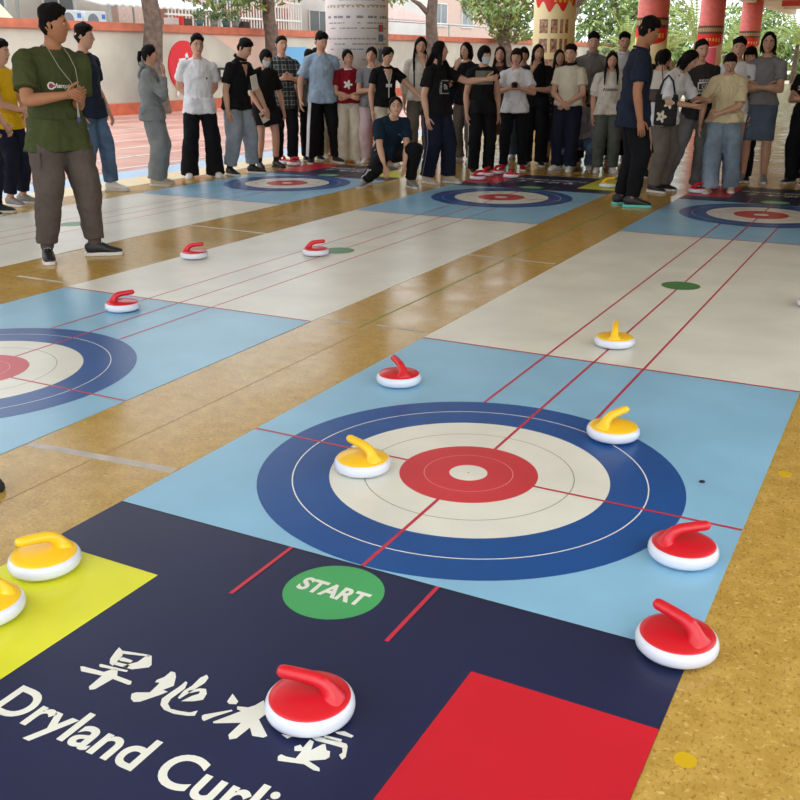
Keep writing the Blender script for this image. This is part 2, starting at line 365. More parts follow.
for src, x, y, a, lab in [
 (SY,-.80,-1.53,-120,'yellow stone cut by the left picture edge, on the lime yellow patch'),
 (SR,.860,-.281,33,'red stone on the light blue panel right of the target, nearer its tee line'),
 (SR,.956,-.792,160,'red stone overhanging the right mat edge above the red patch'),
 (SR,-.729,.808,140,'red stone behind the near target, left of its rings'),
 (SY,-.368,-.162,165,'yellow stone sitting inside the rings of the near target'),
 (SY,.379,.608,62,'yellow stone on the blue ring at the back right of near target'),
 (SY,.006,1.922,104,'yellow stone on the white sheet just beyond the near target'),
 (SR,-2.919,1.26,50,'red stone on light blue panel of the middle mat, nearest of its three'),
 (SR,-3.591,2.761,35,'red stone on the left edge of middle white sheet, near olive-shirted man'),
 (SR,-2.816,3.31,35,'red stone beside green dot on the middle white sheet'),
 (SR,.885,3.34,10,'red and white stone just cut by the right picture edge on white sheet')]:
    dup(src, (x,y,Z0), D(a), lab, G1)
G2 = 'curling stones waiting at the far ends of the mats'
for src, x, y, a, lab in [
 (SR,-6.76,8.86,20,'red stone on far red patch by black boots, left mat'),
 (SR,-7.02,8.98,-60,'second red stone just behind the one by the black boots'),
 (SR,-3.683,8.50,60,'front left red stone of the row at feet of masked woman'),
 (SR,-3.745,8.93,80,'second red stone in the row on the middle far red patch'),
 (SR,-3.70,9.20,70,'rearmost red stone of the row on the middle far red patch'),
 (SR,-3.38,8.90,110,'red stone in front of the shoes of woman holding a phone'),
 (SR,-.914,8.52,40,'front red stone left of the cream-bloused woman walking'),
 (SR,-.86,8.98,100,'red stone behind another at the left of cream-bloused woman'),
 (SY,-1.973,8.515,30,'yellow stone on far lime patch behind legs of tall man')]:
    dup(src, (x,y,ZM), D(a), lab, G2)
# ------------------------------------------------------------------ people
SKIN = mat('skin', (206,160,134), .55, var=.05, vscale=9, spec=.35)
SKIN2 = mat('tanned_skin', (176,122,90), .55, var=.05, vscale=9, spec=.35)
LIP = mat('lips', (176,96,90), .5); EYEW = mat('eye_white', (225,220,215), .3); EYED = mat('eye_dark', (28,18,14), .2)
HAIR = mat('black_hair', (18,15,15), .7, bump=.9, bscale=160, spec=.15); HAIRB = mat('dark_brown_hair', (40,28,22), .7, bump=.9, bscale=160, spec=.15)
def head_grid(female):
    nv, nu = 38, 52; P = []
    for i in range(nv+1):
        t = PI*i/nv; dz = math.cos(t); st = math.sin(t)
        for j in range(nu):
            q = 2*j/nu-1; ph = PI*q*(.42+.58*q*q)      # dense at the front (q = 0)
            dx = st*math.sin(ph); dy = st*math.cos(ph)
            x = .0765*dx; y = .095*dy; z = .118*dz
            if dz < 0:
                k = -dz; x *= 1-(.36 if female else .26)*k**1.4
                y = y*(1-.50*k) if dy < 0 else y*(1-.10*k)
                y += .022*k*k
            if dy > 0: y -= .010*dy*dy*max(0, 1-abs(z+.01)/.08)*abs(dx)
            if dy > .2:
                ax = abs(x)
                if -.032 < z < .030: r = (.030-z)/.046 if z > -.016 else (z+.032)/.016
                else: r = 0
                y += .021*max(0, r)**.9*math.exp(-(x/.0095)**2)
                y -= .009*math.exp(-((ax-.030)/.014)**2-((z-.016)/.010)**2)
                y += .004*math.exp(-((z-.034)/.008)**2)*math.exp(-(x/.05)**2)
                y += .005*math.exp(-(x/.020)**2-((z+.052)/.008)**2) - .003*math.exp(-(x/.022)**2-((z+.0525)/.0025)**2)
                y += .007*math.exp(-(x/.022)**2-((z+.092)/.016)**2)
                y += .004*math.exp(-((ax-.040)/.018)**2-((z+.015)/.018)**2)
            P.append((V((x, y, z)), V((dx, dy, dz))))
    return P, nv, nu
def grid_faces(nv, nu): return [(i*nu+j, (i+1)*nu+j, (i+1)*nu+(j+1)%nu, i*nu+(j+1)%nu) for i in range(nv) for j in range(nu)]
HG = {f: head_grid(f) for f in (False, True)}
GF = grid_faces(HG[True][1], HG[True][2])
def sstep(a, b, x): t = max(0, min(1, (x-a)/(b-a))); return t*t*(3-2*t)
def ik(S, T, a, b, pole):
    d = T-S; L = min(d.length, (a+b)*.995); d.normalize(); T = S+d*L
    x = (a*a-b*b+L*L)/(2*L); h = math.sqrt(max(0, a*a-x*x)); p = pole-d*pole.dot(d)
    if p.length < 1e-5: p = V((0,0,1))
    p.normalize(); return S+d*x+p*h, T
def hand(mb, fb, W, d, n, h, side, curl=.5):
    h = h*.92
    """palm in mb (fused into the body), fingers in fb; d along the hand, n palm normal, side the thumb's direction"""
    d = d.normalized(); n = (n-d*n.dot(d)).normalized(); s = side-d*side.dot(d)-n*side.dot(n)
    s = d.cross(n) if s.length < .01 else s.normalized()
    mb.tube([W-d*.012*h, W+d*.014*h, W+d*.034*h, W+d*.052*h], [(.0155*h,.0125*h),(.019*h,.0115*h),(.0235*h,.0105*h),(.0225*h,.0085*h)], 12, hint=s)
    for k, (o, ln) in enumerate(((.0165,.92),(.0055,1.05),(-.0055,.98),(-.016,.78))):
        p = W+d*.048*h+s*o*h; dr = (d+s*o*2.2).normalized(); pts = [p-dr*.008*h, p]; a = curl*.35
        for sg in (.026, .018, .013):
            v = dr*math.cos(a)+n*math.sin(a); p = p+v*sg*h*ln; pts.append(p); a += curl*.75
        fb.tube(pts, [.0052*h,.0052*h,.0048*h,.0044*h,.0038*h], 7, hint=n)
    p = W+d*.012*h+s*.012*h; v1 = (d*.62+s*.70+n*.25).normalized(); v2 = (d*.9+s*.3+n*.35).normalized()
    fb.tube([p, p+v1*.026*h, p+v1*.026*h+v2*.020*h, p+v1*.026*h+v2*.036*h], [.0075*h,.0062*h,.0055*h,.0045*h], 8, hint=n)

ARMS = {  # wrist target (x outwards, y forward, z from the shoulder line), elbow pole (out, fwd, up), hand dir bias
 'down': ((.035,.015,-.305), (.5,-.8,0)), 'down_out': ((.07,.03,-.29), (.6,-.8,0)), 'hang_fwd': ((.0,.10,-.27), (.6,-.8,0)),
 'crossed': ((-.120,.105,-.145), (.7,0,-.7)), 'low_crossed': ((-.105,.10,-.19), (.7,0,-.7)),
 'chin': ((-.055,.115,.0), (.4,.1,-1)), 'mouth': ((-.075,.125,.035), (.4,.1,-1)), 'clasp': ((-.070,.12,-.23), (.8,-.4,-.3)),
 'chest': ((-.060,.15,-.115), (.8,-.2,-.6)), 'back': ((-.075,-.085,-.245), (.9,-.4,0)), 'phone': ((-.055,.155,-.105), (.7,-.1,-.7)),
 'point': ((-.04,.26,-.10), (.6,-.2,-.8)), 'side_point': ((.30,.06,-.055), (0,-.5,-.8)), 'belly': ((-.12,.12,-.20), (.8,-.2,-.5)),
 'up_phone': ((-.05,.17,.055), (.5,0,-1)), 'hip': ((.02,-.02,-.22), (1,-.3,0)), 'knee': ((-.04,.20,-.29), (.8,0,-.4)), 'reach_low': ((.02,.20,-.27), (.6,-.5,0))}
def person(label, x, y, face, h, top, bottom, shoes, female=False, hair='short', arms=('down','down'), group=None,
           lean=0, side=0, twist=0, head=(0,0,0), pz=None, feetR=(.062,.0,10), feetL=(-.062,.0,10), sleeve=.42, hem=.49, loose=1.0,
           legw=(.052,.040,.036), leg_end=.045, bottom_kind='trousers', skin=SKIN, vox=.0085, hairmat=HAIR, build=1.0, sock=None,
           extra=(), kneeR=None, kneeL=None, curl=(.5,.5), sole=None, loc_z=0, glasses=False, mask=False, hair_len=.2, hem_flare=0, cuff=False, collar=None):
    ww = build*(.93 if female else 1.0)
    tc = V((CAM.x-x, CAM.y-y, 0)).normalized(); rt = V((tc.y*-1, tc.x, 0))   # rt: screen-right seen from the camera
    a = D(face); fw = tc*math.cos(a)+rt*math.sin(a)
    root = empty('person', (x, y, loc_z), math.atan2(-fw.x, fw.y), label, 'person', group)
    X = V((1,0,0)); pz = (.527 if pz is None else pz)
    # legs first, they may lower the pelvis
    pelvis = V((0,0,pz*h))
    def dirn(k, s=1.0):
        l = D(lean)*k; sd = D(side)*k
        return V((math.sin(sd), math.sin(l)*math.cos(sd), math.cos(l)*math.cos(sd)))
    sp = [pelvis]; 
    for L_, k in ((.085,.5),(.10,.85),(.085,1.05),(.04,1.1)): sp.append(sp[-1]+dirn(k)*L_*h)
    tw = Matrix.Rotation(D(twist), 3, 'Z'); sx = tw @ X; up = dirn(1.0); sx = (sx-up*sx.dot(up)).normalized(); fr = up.cross(sx)
    shc = sp[3]; neck = sp[4]
    SH = {1: shc+sx*.103*h*ww-up*.019*h, -1: shc-sx*.103*h*ww-up*.019*h}
    HP = {1: pelvis+X*.05*h, -1: pelvis-X*.05*h}
    body = MB(); fing = MB()
    # torso
    tr = [(.080,.058),(.068*ww,.050),(.084*ww,.056),(.074*ww,.046),(.036,.034)]
    tr[0] = (.084 if female else .080, .058)
    body.tube([sp[0]-V((0,0,.02*h))]+sp, [(.07*h,.055*h)]+[(q[0]*h, q[1]*h) for q in tr], 20, hint=sx)
    hd = (up*.8+V((0,0,.2))+fr*.12).normalized()
    hr = Matrix.Rotation(math.atan2(-fr.x, fr.y)-0, 3, 'Z') @ Matrix.Rotation(D(head[0]), 3, 'Z') @ Matrix.Rotation(D(-head[1]), 3, 'X') @ Matrix.Rotation(D(head[2]), 3, 'Y')
    hc = neck+hd*.077*h+fr*(.006+.03*max(0, math.sin(D(head[1]))))*h-V((0,0,.012*h*max(0, math.sin(D(head[1])))))
    hs = h/1.74*(1.0 if not female else .985)
    body.tube([neck-up*.03*h, neck+hd*.03*h, hc+hr@V((0,-.015,-.03))*hs], [.033*h*(.85 if female else 1), .030*h*(.85 if female else 1), .030*h], 14, hint=sx)
    # arms
    ELB = {}; WR = {}
    for s, nm, cu in ((1, arms[0], curl[0]), (-1, arms[1], curl[1])):
        tg, pl = ARMS[nm] if isinstance(nm, str) else nm
        T = SH[s]+(sx*s*tg[0]+fr*tg[1]+(up*.5+V((0,0,.5))).normalized()*tg[2])*h
        E_, W_ = ik(SH[s], T, .168*h, .145*h, sx*s*pl[0]+fr*pl[1]+V((0,0,1))*pl[2]); ELB[s] = E_; WR[s] = W_
        body.tube([neck-up*.018*h, SH[s]-sx*s*.03*h+up*.004*h, SH[s]], [.028*h,.030*h,.029*h], 14, hint=fr)
        body.tube([SH[s], SH[s].lerp(E_, .5), E_], [.030*h*build,.027*h*build,.0235*h], 14, hint=fr)
        body.tube([E_, E_.lerp(W_, .3), W_], [.0235*h,.0245*h,(.0165*h,.0145*h)], 14, hint=fr)
        d = (W_-E_).normalized()
        nrm = -sx*s if nm in ('down','down_out','hip','hang_fwd') else (-fr if nm not in ('side_point','point','reach_low') else V((0,0,-1)))
        thumb = fr if nm in ('down','down_out','hip','hang_fwd') else (V((0,0,1)) if nm not in ('side_point','point') else -sx*s)
        hand(body, fing, W_, d, nrm, h, thumb, cu)
    # legs
    KN = {}; AN = {}
    for s, ft, kp in ((1, feetR, kneeR), (-1, feetL, kneeL)):
        A = V((ft[0]*h, ft[1]*h, (.047+(ft[3] if len(ft) > 3 else 0))*h))
        K, A2 = ik(HP[s], A, .245*h, .243*h, V(kp) if kp else V((s*.15, 1, .15))); KN[s] = K; AN[s] = A
        body.tube([HP[s]+V((0,0,.02*h)), HP[s].lerp(K,.45), K], [(.056*h,.058*h),(.047*h),(.033*h)], 14, hint=X)
        body.tube([K, K.lerp(A,.35), A], [.033*h,.0335*h,.020*h], 14, hint=X)
    me = remesh(body, vox, 3)
    vs, fs = mesh_vf(me); bpy.data.meshes.remove(me)
    ob = MB().add(vs, fs); ob.add(fing.v, fing.f)
    P, nv, nu = HG[female]
    HM = Matrix.Translation(hc) @ hr.to_4x4() @ Matrix.Scale(hs, 4)
    o0 = len(ob.v); ob.add([p for p, _ in P], GF, 0, HM)
    for i, f in enumerate(ob.f[-len(GF):]):
        c = sum((P[k-o0][0] for k in f), V())/4
        if c.y > .06 and abs(c.x) < .024-abs(c.z+.052)*.9 and abs(c.z+.0525) < .0085: ob.m[len(ob.f)-len(GF)+i] = 1
    if hair not in ('long','bob'):
        for s in (-1, 1): ob.tube([(s*.076,-.012,.022),(s*.082,-.018,.012),(s*.078,-.010,-.020)], [(.004,.010),(.005,.014),(.004,.007)], 10, M=HM)
    link('body', ob.mesh('body', True), [skin, LIP], root)
    for s in (-1, 1):
        e = MB().ball((s*.0305,.0735,.016), (.0125,.009,.0062), 8, 0, HM); e.ball((s*.0305,.0805,.016), (.0058,.004,.0056), 6, 1, HM)
        e.build('eye', [EYEW, EYED], root, True)
        MB().tube([(s*.016,.0865,.032),(s*.030,.0865,.037),(s*.046,.0745,.033)], [(.002,.0035),(.002,.004),(.0015,.002)], 6, hint=(0,1,0), M=HM).build('eyebrow', hairmat, root, True)
    # hair
    hb = MB(); vs = []
    nz = random.random()*50
    for p, d_ in P:
        yy, zz = p.y, p.z; ax = abs(p.x)
        if hair in ('short', 'bun_tight'):
            line = -.062 if yy < -.03 else (-.062+(.068+.062)*sstep(-.03, .062, yy)); line -= .014*sstep(.02,.06,ax)*(yy > .03); line += .014*noise.noise(V((p.x*110+nz, p.y*60, 3)))*(yy > .045)
            if hair == 'short': line = max(line, -.03 if yy > -.03 else -.2)
            th = (.003 if hair == 'short' else .007)+(.030 if hair == 'short' else .010)*sstep(.035,.085,zz)
        elif hair in ('ponytail','bun'): line = -.085 if yy < -.035 else (-.03+.115*sstep(-.03,.06,yy)-.045*sstep(.0,.06,ax)*(yy > 0)); th = .012+.010*sstep(0,.08,zz)
        elif hair == 'bob': line = -.10 if yy < .02 else -.10+.185*sstep(.02,.066,yy)-.04*sstep(0,.06,ax); th = .014
        elif hair == 'bangs': line = -.09 if yy < .02 else -.09+.125*sstep(.02,.062,yy); th = .016
        else: line = -.12 if yy < .015 else -.12+.205*sstep(.015,.066,yy)-.04*sstep(0,.06,ax); th = .012
        k = sstep(line-.004, line+.008, zz)
        n = noise.noise(V((p.x*28+nz, p.y*28, p.z*28)))*(.011 if hair == 'short' else .005) + noise.noise(V((p.x*90+nz, p.y*40, p.z*90)))*.003
        th *= (.30+.70*sstep(line, line+.05, zz)) if yy > -.01 else 1
        off = -.012+(th+.012+n)*k
        vs.append(p+d_.normalized()*off)
    hb.add(vs, GF, 0, HM)
    if hair == 'short':      # a fuller front quiff
        hb.tube([(-.050,.050,.088),(-.01,.064,.104),(.045,.052,.094)], [(.024,.018),(.030,.022),(.022,.018)], 10, hint=(0,1,0), M=HM)
    if hair == 'ponytail':
        a = HM @ V((0,-.085,.035)); b = HM @ V((0,-.125,.02)); 
        hb.tube([a, b, b+V((0,0,-.07))-fr*.01, b+V((0,0,-hair_len))+fr*.0], [.020*hs,.027*hs,.028*hs,.010], 12, hint=sx)
    if hair == 'bun': hb.ball((0,-.085,.075), (.034,.034,.030), 8, 0, HM)
    if hair in ('long',):
        Lh = hair_len*h; a = HM @ V((0,-.045,.02)); b = HM @ V((0,-.070,-.05))
        bk = shc-fr*.068*h; 
        hb.tube([a, b, V((bk.x,bk.y,0))*1+V((0,0,b.z-.09)), V((bk.x,bk.y,0))+V((0,0,b.z-Lh*.7))-fr*.008*h, V((bk.x,bk.y,0))+V((0,0,b.z-Lh))], [(.062*hs,.03*hs),(.075*hs,.035*hs),(.085*hs,.030*hs),(.08*hs,.022*hs),(.05*hs,.012*hs)], 16, hint=sx)
        for s in (-1, 1):
            a = HM @ V((s*.066,.0,.02)); b = HM @ V((s*.076,.012,-.05)); c = neck+sx*s*.052*h+fr*.055*h-V((0,0,.03*h))
            hb.tube([a, b, b.lerp(c,.6), c, c+V((0,0,-Lh*.45))+fr*.015*h], [(.012,.030),(.015,.034),(.020,.034),(.016,.028),(.006,.014)], 10, hint=sx)
    if hair in ('bob',):
        for s in (-1, 1): hb.tube([(s*.070,.0,.03),(s*.080,.0,-.04),(s*.078,.01,-.105)], [(.012,.045),(.016,.050),(.008,.036)], 10, M=HM)
        hb.tube([(0,-.07,0),(0,-.075,-.06),(0,-.065,-.12)], [(.07,.03),(.075,.032),(.06,.02)], 12, M=HM)
    hb.build('hair', hairmat, root, True)
    # clothes
    def gown(name, parts, m, disp, sm=4, tsc=.09, par=root):
        g = MB()
        for pts, rads, hint in parts: g.tube(pts, rads, 20, hint=hint, round_ends=False)
        for c_, r_b in (balls if name in ('shirt','dress') else knb if name == 'trousers' else []): g.ball(tuple(c_), r_b, 10)
        return link(name, remesh(g, max(vox,.0075), sm, disp, tsc), m, par)
    q = 1.0+.10*(loose-1)
    hemp = pelvis+V((0,0,(hem-pz)*h)) if hem < pz else pelvis.lerp(sp[1], (hem-pz)/.085)
    tp = []; balls = []; knb = []; hw = max(.112, legw[0]*1.1+.058 if bottom_kind == 'trousers' else 0)+hem_flare+.006*(loose-1); 
    pts = [hemp] + ([pelvis+V((0,0,.01*h))] if hem < pz-.02 else []) + [sp[1], sp[2], sp[3]-up*.004*h, sp[4]-up*.012*h]
    g = .0085*loose
    rads = [((hw+.004)*h, (.091+hem_flare)*h)] + ([((.102+.008*loose)*h,.080*h)] if hem < pz-.02 else []) + [((.080*ww+g+.004)*h,(.060+g)*h),((.090*ww+g)*h,(.066+g)*h),((.078*ww+.004)*h,(.052+.006)*h),(.043*h,.042*h)]
    tp.append((pts, rads, sx))
    if hem < pz and bottom_kind == 'trousers':
        for s in (1, -1): tp.append(([HP[s]+V((0,0,(hem-pz)*h)), HP[s].lerp(V((0,0,pz*h)),.25)+V((0,0,.035*h))], [((legw[0]*1.1+.010)*h,(.090+hem_flare*.6)*h),((legw[0]*1.1+.006)*h,(.084+hem_flare*.3)*h)], X))
    for s in (1, -1):
        if sleeve <= 0: 
            continue
        if sleeve <= 1: e = SH[s].lerp(ELB[s], sleeve*1.0); P_ = [SH[s], SH[s].lerp(e,.5), e]; R_ = [.037*h*build, (.035+.003*loose)*h*build, (.034+.006*loose)*h*build]
        else: e = ELB[s].lerp(WR[s], sleeve-1); P_ = [SH[s], SH[s].lerp(ELB[s],.5), ELB[s], e]; R_ = [.038*h*build,.037*h,.035*h,.027*h]
        tp.append(([neck-up*.020*h, SH[s]-sx*s*.03*h+up*.006*h, SH[s]], [.034*h,.036*h,.036*h*build], fr)); balls.append((SH[s], .037*h*build)); tp.append((P_[:-1], R_[:-1], fr) if len(P_) > 3 else (P_, R_, fr)); (tp.append((P_[-2:], R_[-2:], fr)), balls.append((P_[-2], R_[-2]))) if len(P_) > 3 else None
    shirt = gown('shirt' if bottom_kind != 'dress' else 'dress', tp, top, .022*loose if vox < .009 else .02)
    if collar:
        MB().tube([neck+up*(.010 if collar[1] == 'shirt' else -.010)*h+sx*(.039 if collar[1] == 'shirt' else .043)*h*math.cos(t)+fr*(.040*h*math.sin(t)+.002*h)-V((0,0,.010*h*math.sin(t))) for t in [2*PI*k/16 for k in range(17)]], [(.0105*h if collar[1] == 'shirt' else .0055*h)]*17, 8, round_ends=False).build('collar', collar[0], root, True)
    lp = []; knb = []
    if bottom_kind in ('trousers','shorts'):
        lp.append(([pelvis+V((0,0,-.045*h)), pelvis+V((0,0,-.01*h)), sp[0].lerp(sp[1],.45)], [(.078*h,.060*h),(.095*h,.070*h),(.084*h,.062*h)], X))
        for s in (1, -1):
            K, A = KN[s], AN[s]
            if bottom_kind == 'shorts':
                e = HP[s].lerp(K, leg_end); lp.append(([HP[s], e], [(legw[0]*1.15*h,.060*h),(legw[1]*1.5*h)], X)); continue
            e = A+(K-A).normalized()*(leg_end-.047)*h
            lp.append(([HP[s]+V((0,0,-.01*h)), HP[s].lerp(K,.4), K], [(legw[0]*1.1*h,.062*h),(legw[0]*1.05*h),(legw[1]*1.06*h)], X))
            lp.append(([K, K.lerp(e,.5), e], [(legw[1]*1.06*h),((legw[1]+legw[2])/2*h),(legw[2]*h)], X)); knb.append((K, legw[1]*1.07*h))
        gown('trousers' if bottom_kind == 'trousers' else 'shorts', lp, bottom, .030 if legw[2] > .035 else .020, 3, .11)
        if cuff:
            for s in (1, -1):
                A = AN[s]; e = A+(KN[s]-A).normalized()*(leg_end-.047)*h
                MB().tube([e+(KN[s]-A).normalized()*.01*h, e-(KN[s]-A).normalized()*.018*h], [.029*h,.026*h], 16).build('ankle_cuff', bottom, root, True)
    else:
        zb = leg_end*h; c = (KN[1]+KN[-1])/2
        e = V((c.x*.6, c.y*.5, zb))
        gown('skirt', [([e, pelvis.lerp(e,.5), pelvis+V((0,0,-.01*h)), sp[0].lerp(sp[1],.6)], [(legw[2]*h,legw[2]*.8*h),(legw[1]*h,legw[1]*.78*h),(.112*h,.080*h),(.092*h,.066*h)], X)], bottom, .012, 3)
    # shoes
    sm, so = shoes if isinstance(shoes, (list, tuple)) else (shoes, sole or M_sole)
    for s, ft in ((1, feetR), (-1, feetL)):
        A = AN[s]; an = D(ft[2])*-s; pitch = D(ft[4]) if len(ft) > 4 else 0
        M = Matrix.Translation((A.x, A.y, A.z-.047*h)) @ Matrix.Rotation(an, 4, 'Z') @ Matrix.Rotation(-pitch, 4, 'X')
        k = h/1.74
        u = MB().tube([(0,-.045*k,.052*k),(0,-.03*k,.058*k),(0,.03*k,.060*k),(0,.085*k,.044*k),(0,.14*k,.034*k),(0,.175*k,.028*k)], [(.032*k,.046*k),(.037*k,.052*k),(.040*k,.048*k),(.045*k,.034*k),(.045*k,.026*k),(.034*k,.018*k)], 16, hint=(1,0,0), M=M)
        u.tube([(0,-.005*k,.06*k),(0,-.008*k,.098*k)], [(.036*k,.046*k),(.034*k,.042*k)], 14, hint=(1,0,0), M=M)
        u = link('shoe', remesh(u, .007, 2), sm, root)
        fp = [(.030,-.075),(.040,-.04),(.036,.03),(.047,.10),(.046,.15),(.030,.188),(.0,.198),(-.030,.188),(-.044,.15),(-.044,.10),(-.036,.03),(-.040,-.04),(-.030,-.075),(0,-.085)]
        sl = MB().prism([(a_*k*1.04, b_*k) for a_, b_ in fp], 0, .026*k, 0, M).build('sole', so, u); bevel(sl, .006)
        if sock: MB().tube([A+V((0,0,.012*h)), A+(KN[s]-A).normalized()*.055*h], [.0235*h,.024*h], 14).build('sock', sock, root, True)
        if 'laces' in extra:
            L = MB()
            for t in (0, 1, 2, 3): L.tube([(-.022*k,(.045+.02*t)*k,(.094-.012*t)*k),(0,(.05+.02*t)*k,(.099-.012*t)*k),(.022*k,(.045+.02*t)*k,(.094-.012*t)*k)], [.0025]*3, 6, M=M)
            L.build('laces', M_lace, u, True)
    info = dict(root=root, HM=HM, hc=hc, sh=SH, el=ELB, wr=WR, kn=KN, an=AN, hp=HP, fr=fr, sx=sx, up=up, shc=shc, h=h, shirt=shirt, sp=sp, pelvis=pelvis, neck=neck)
    if glasses:
        g = MB()
        for s in (-1, 1):
            g.tube([(s*.031+.021*math.cos(t), .094-.004*abs(math.cos(t)), .014+.017*math.sin(t)) for t in [2*PI*k/18 for k in range(19)]], [.0018]*19, 6, M=HM, hint=(0,1,0))
            g.tube([(s*.052,.090,.018),(s*.074,.03,.02),(s*.077,-.01,.018)], [.0016]*3, 6, M=HM)
        g.tube([(-.010,.097,.016),(.010,.097,.016)], [.0018]*2, 6, M=HM); g.build('glasses', M_frame, root, True)
    if mask:
        mk = MB(); keep = {}; fs2 = []; vs2 = []
        for f in GF:
            c = sum((P[k][0] for k in f), V())/4
            if c.y > .035 and -.098 < c.z < -.006 and abs(c.x) < .066:
                for k in f:
                    if k not in keep: p, d_ = P[k]; keep[k] = len(vs2); vs2.append(p+V((d_.x,d_.y,d_.z*.3)).normalized()*(.007+.010*math.exp(-(p.x/.03)**2)))
                fs2.append(tuple(keep[k] for k in f))
        mk.add(vs2, fs2, 0, HM)
        o = mk.build('face_mask', mat('mask_blue_white',(196,214,222),.8), root, True); sd = o.modifiers.new('s','SOLIDIFY'); sd.thickness = .0015
    return info
M_sole = mat('white_rubber_sole', (214,210,202), .5); M_lace = mat('lace_white', (225,222,215), .8); M_frame = mat('dark_glasses_frame', (30,26,26), .3)
def chest_print(I, polys, m, name='chest_print', at=(0,0), back=False, target=None, extrude=.0022):
    """lays flat shapes (list of (verts2d, faces)) on the shirt front; at in metres from the shoulder centre: x to the viewer's right"""
    bt = BVHTree.FromPolygons(*mesh_vf((target or I['shirt']).data))
    s = -1 if not back else 1
    fr = I['fr']*(-1 if back else 1)
    mb = MB()
    for vs, fs in polys:
        out = []
        for (a, b) in vs:
            o = I['shc']+I['sx']*s*(a+at[0])+I['up']*(b+at[1])+fr*.6
            hit = bt.ray_cast(o, -fr)
            out.append((hit[0] if hit[0] else o-fr*.5)+fr*extrude)
        mb.add(out, fs)
    o = mb.build(name, m, I['root']); return o
def gridpoly(x0, y0, x1, y1, n=6, hole=None, shape=None):
    vs = []; fs = []
    for i in range(n+1):
        for j in range(n+1): vs.append((x0+(x1-x0)*i/n, y0+(y1-y0)*j/n))
    for i in range(n):
        for j in range(n):
            cx = x0+(x1-x0)*(i+.5)/n; cy = y0+(y1-y0)*(j+.5)/n
            if hole and hole(cx, cy): continue
            if shape and not shape(cx, cy): continue
            a = i*(n+1)+j; fs.append((a, a+n+1, a+n+2, a+1))
    return vs, fs
def textpoly(txt, size, bold=0, shear=0):
    me = text_mesh(txt, size, bold, 'CENTER', 0, shear); vs, fs = mesh_vf(me); return [(v.x, v.y) for v in vs], fs
def stripe(I, m, w=.010, off=.050, n=1, gap=.022, sides=(1,-1), r=(.052,.042,.038), name='side_stripe', ang=0):
    h = I['h']
    for s in sides:
        mb = MB()
        for k in range(n):
            y = (k-(n-1)/2)*gap
            H, K, A = I['hp'][s], I['kn'][s], I['an'][s]
            d = V((s*math.cos(D(ang)),math.sin(D(ang)),0)); f = V((-s*y*math.sin(D(ang)),y*math.cos(D(ang)),0))
            pts = [H+d*(r[0]*1.17*h)+f, H.lerp(K,.5)+d*(r[0]*1.06*h)+f, K+d*(r[1]*1.10*h)+f, K.lerp(A,.5)+d*((r[1]+r[2])/2*1.04*h)+f, A+V((0,0,.02))+d*(r[2]*1.04*h)+f]
            mb.tube(pts, [(.004,w)]*5, 8, hint=d)
        mb.build(name, m, I['root'], True)
# ------------------------------------------------------------------ the people, left to right
c_olive = cloth('olive_cotton',(72,80,46)); c_navy = cloth('navy_cotton',(34,42,60)); c_black = cloth('black_cotton',(24,24,26)); c_grey = cloth('heather_grey_fleece',(142,148,150))
c_white = cloth('white_cotton',(226,228,232),.05); c_cargo = cloth('brown_grey_twill',(94,84,78)); c_denim = cloth('blue_denim',(92,116,146),.25); c_ldenim = cloth('pale_blue_denim',(142,160,178),.2)
c_blackp = cloth('black_trouser_cloth',(20,21,25)); c_greyp = cloth('light_grey_jersey',(150,158,166)); c_cream = cloth('cream_cloth',(214,206,186),.06); c_navyp = cloth('navy_trouser_cloth',(27,31,50))
c_sky = cloth('sky_blue_cotton',(158,180,202),.07); c_maroon = cloth('maroon_cotton',(140,22,38)); c_pink = cloth('pale_pink_cloth',(214,188,190),.06); c_sage = cloth('grey_olive_cotton',(120,122,106))
c_shirtg = cloth('grey_shirt_cloth',(128,124,118)); c_dgrey = cloth('dark_grey_cotton',(56,54,54)); c_taupe = cloth('taupe_trouser_cloth',(112,106,96)); c_mid = cloth('mid_grey_trouser_cloth',(124,124,122))
c_butter = cloth('butter_cream_blouse',(222,208,168),.06); c_skirt = cloth('slate_denim',(92,108,126)); c_topg = cloth('grey_knit',(134,134,138)); c_red = cloth('red_cloth',(190,36,40)); c_yel = cloth('yellow_polyester',(222,180,30),.05)
c_mauve = cloth('mauve_grey_cloth',(150,138,144)); c_brown = cloth('brown_knit',(82,62,50)); c_green = cloth('dark_green_cotton',(30,60,46)); c_white2 = cloth('ivory_cotton',(214,208,196),.05); c_teal = cloth('deep_teal_navy_cotton',(22,40,58)); c_peach = cloth('pale_peach_cotton',(226,196,178),.05)
c_smoke = cloth('grey_green_trouser_cloth',(92,98,92))
s_black = mat('black_shoe', (26,26,28), .5); s_white = mat('white_shoe', (222,220,214), .5); s_beige = mat('beige_shoe', (190,180,160), .6); s_red = mat('red_shoe', (170,28,36), .5); s_grey = mat('grey_shoe', (130,128,126), .6)
so_black = mat('black_sole', (22,22,24), .6); so_teal = mat('teal_sole', (96,196,180), .5)
k_white = mat('white_sock', (225,222,215), .9); k_black = mat('black_sock', (22,22,24), .9)
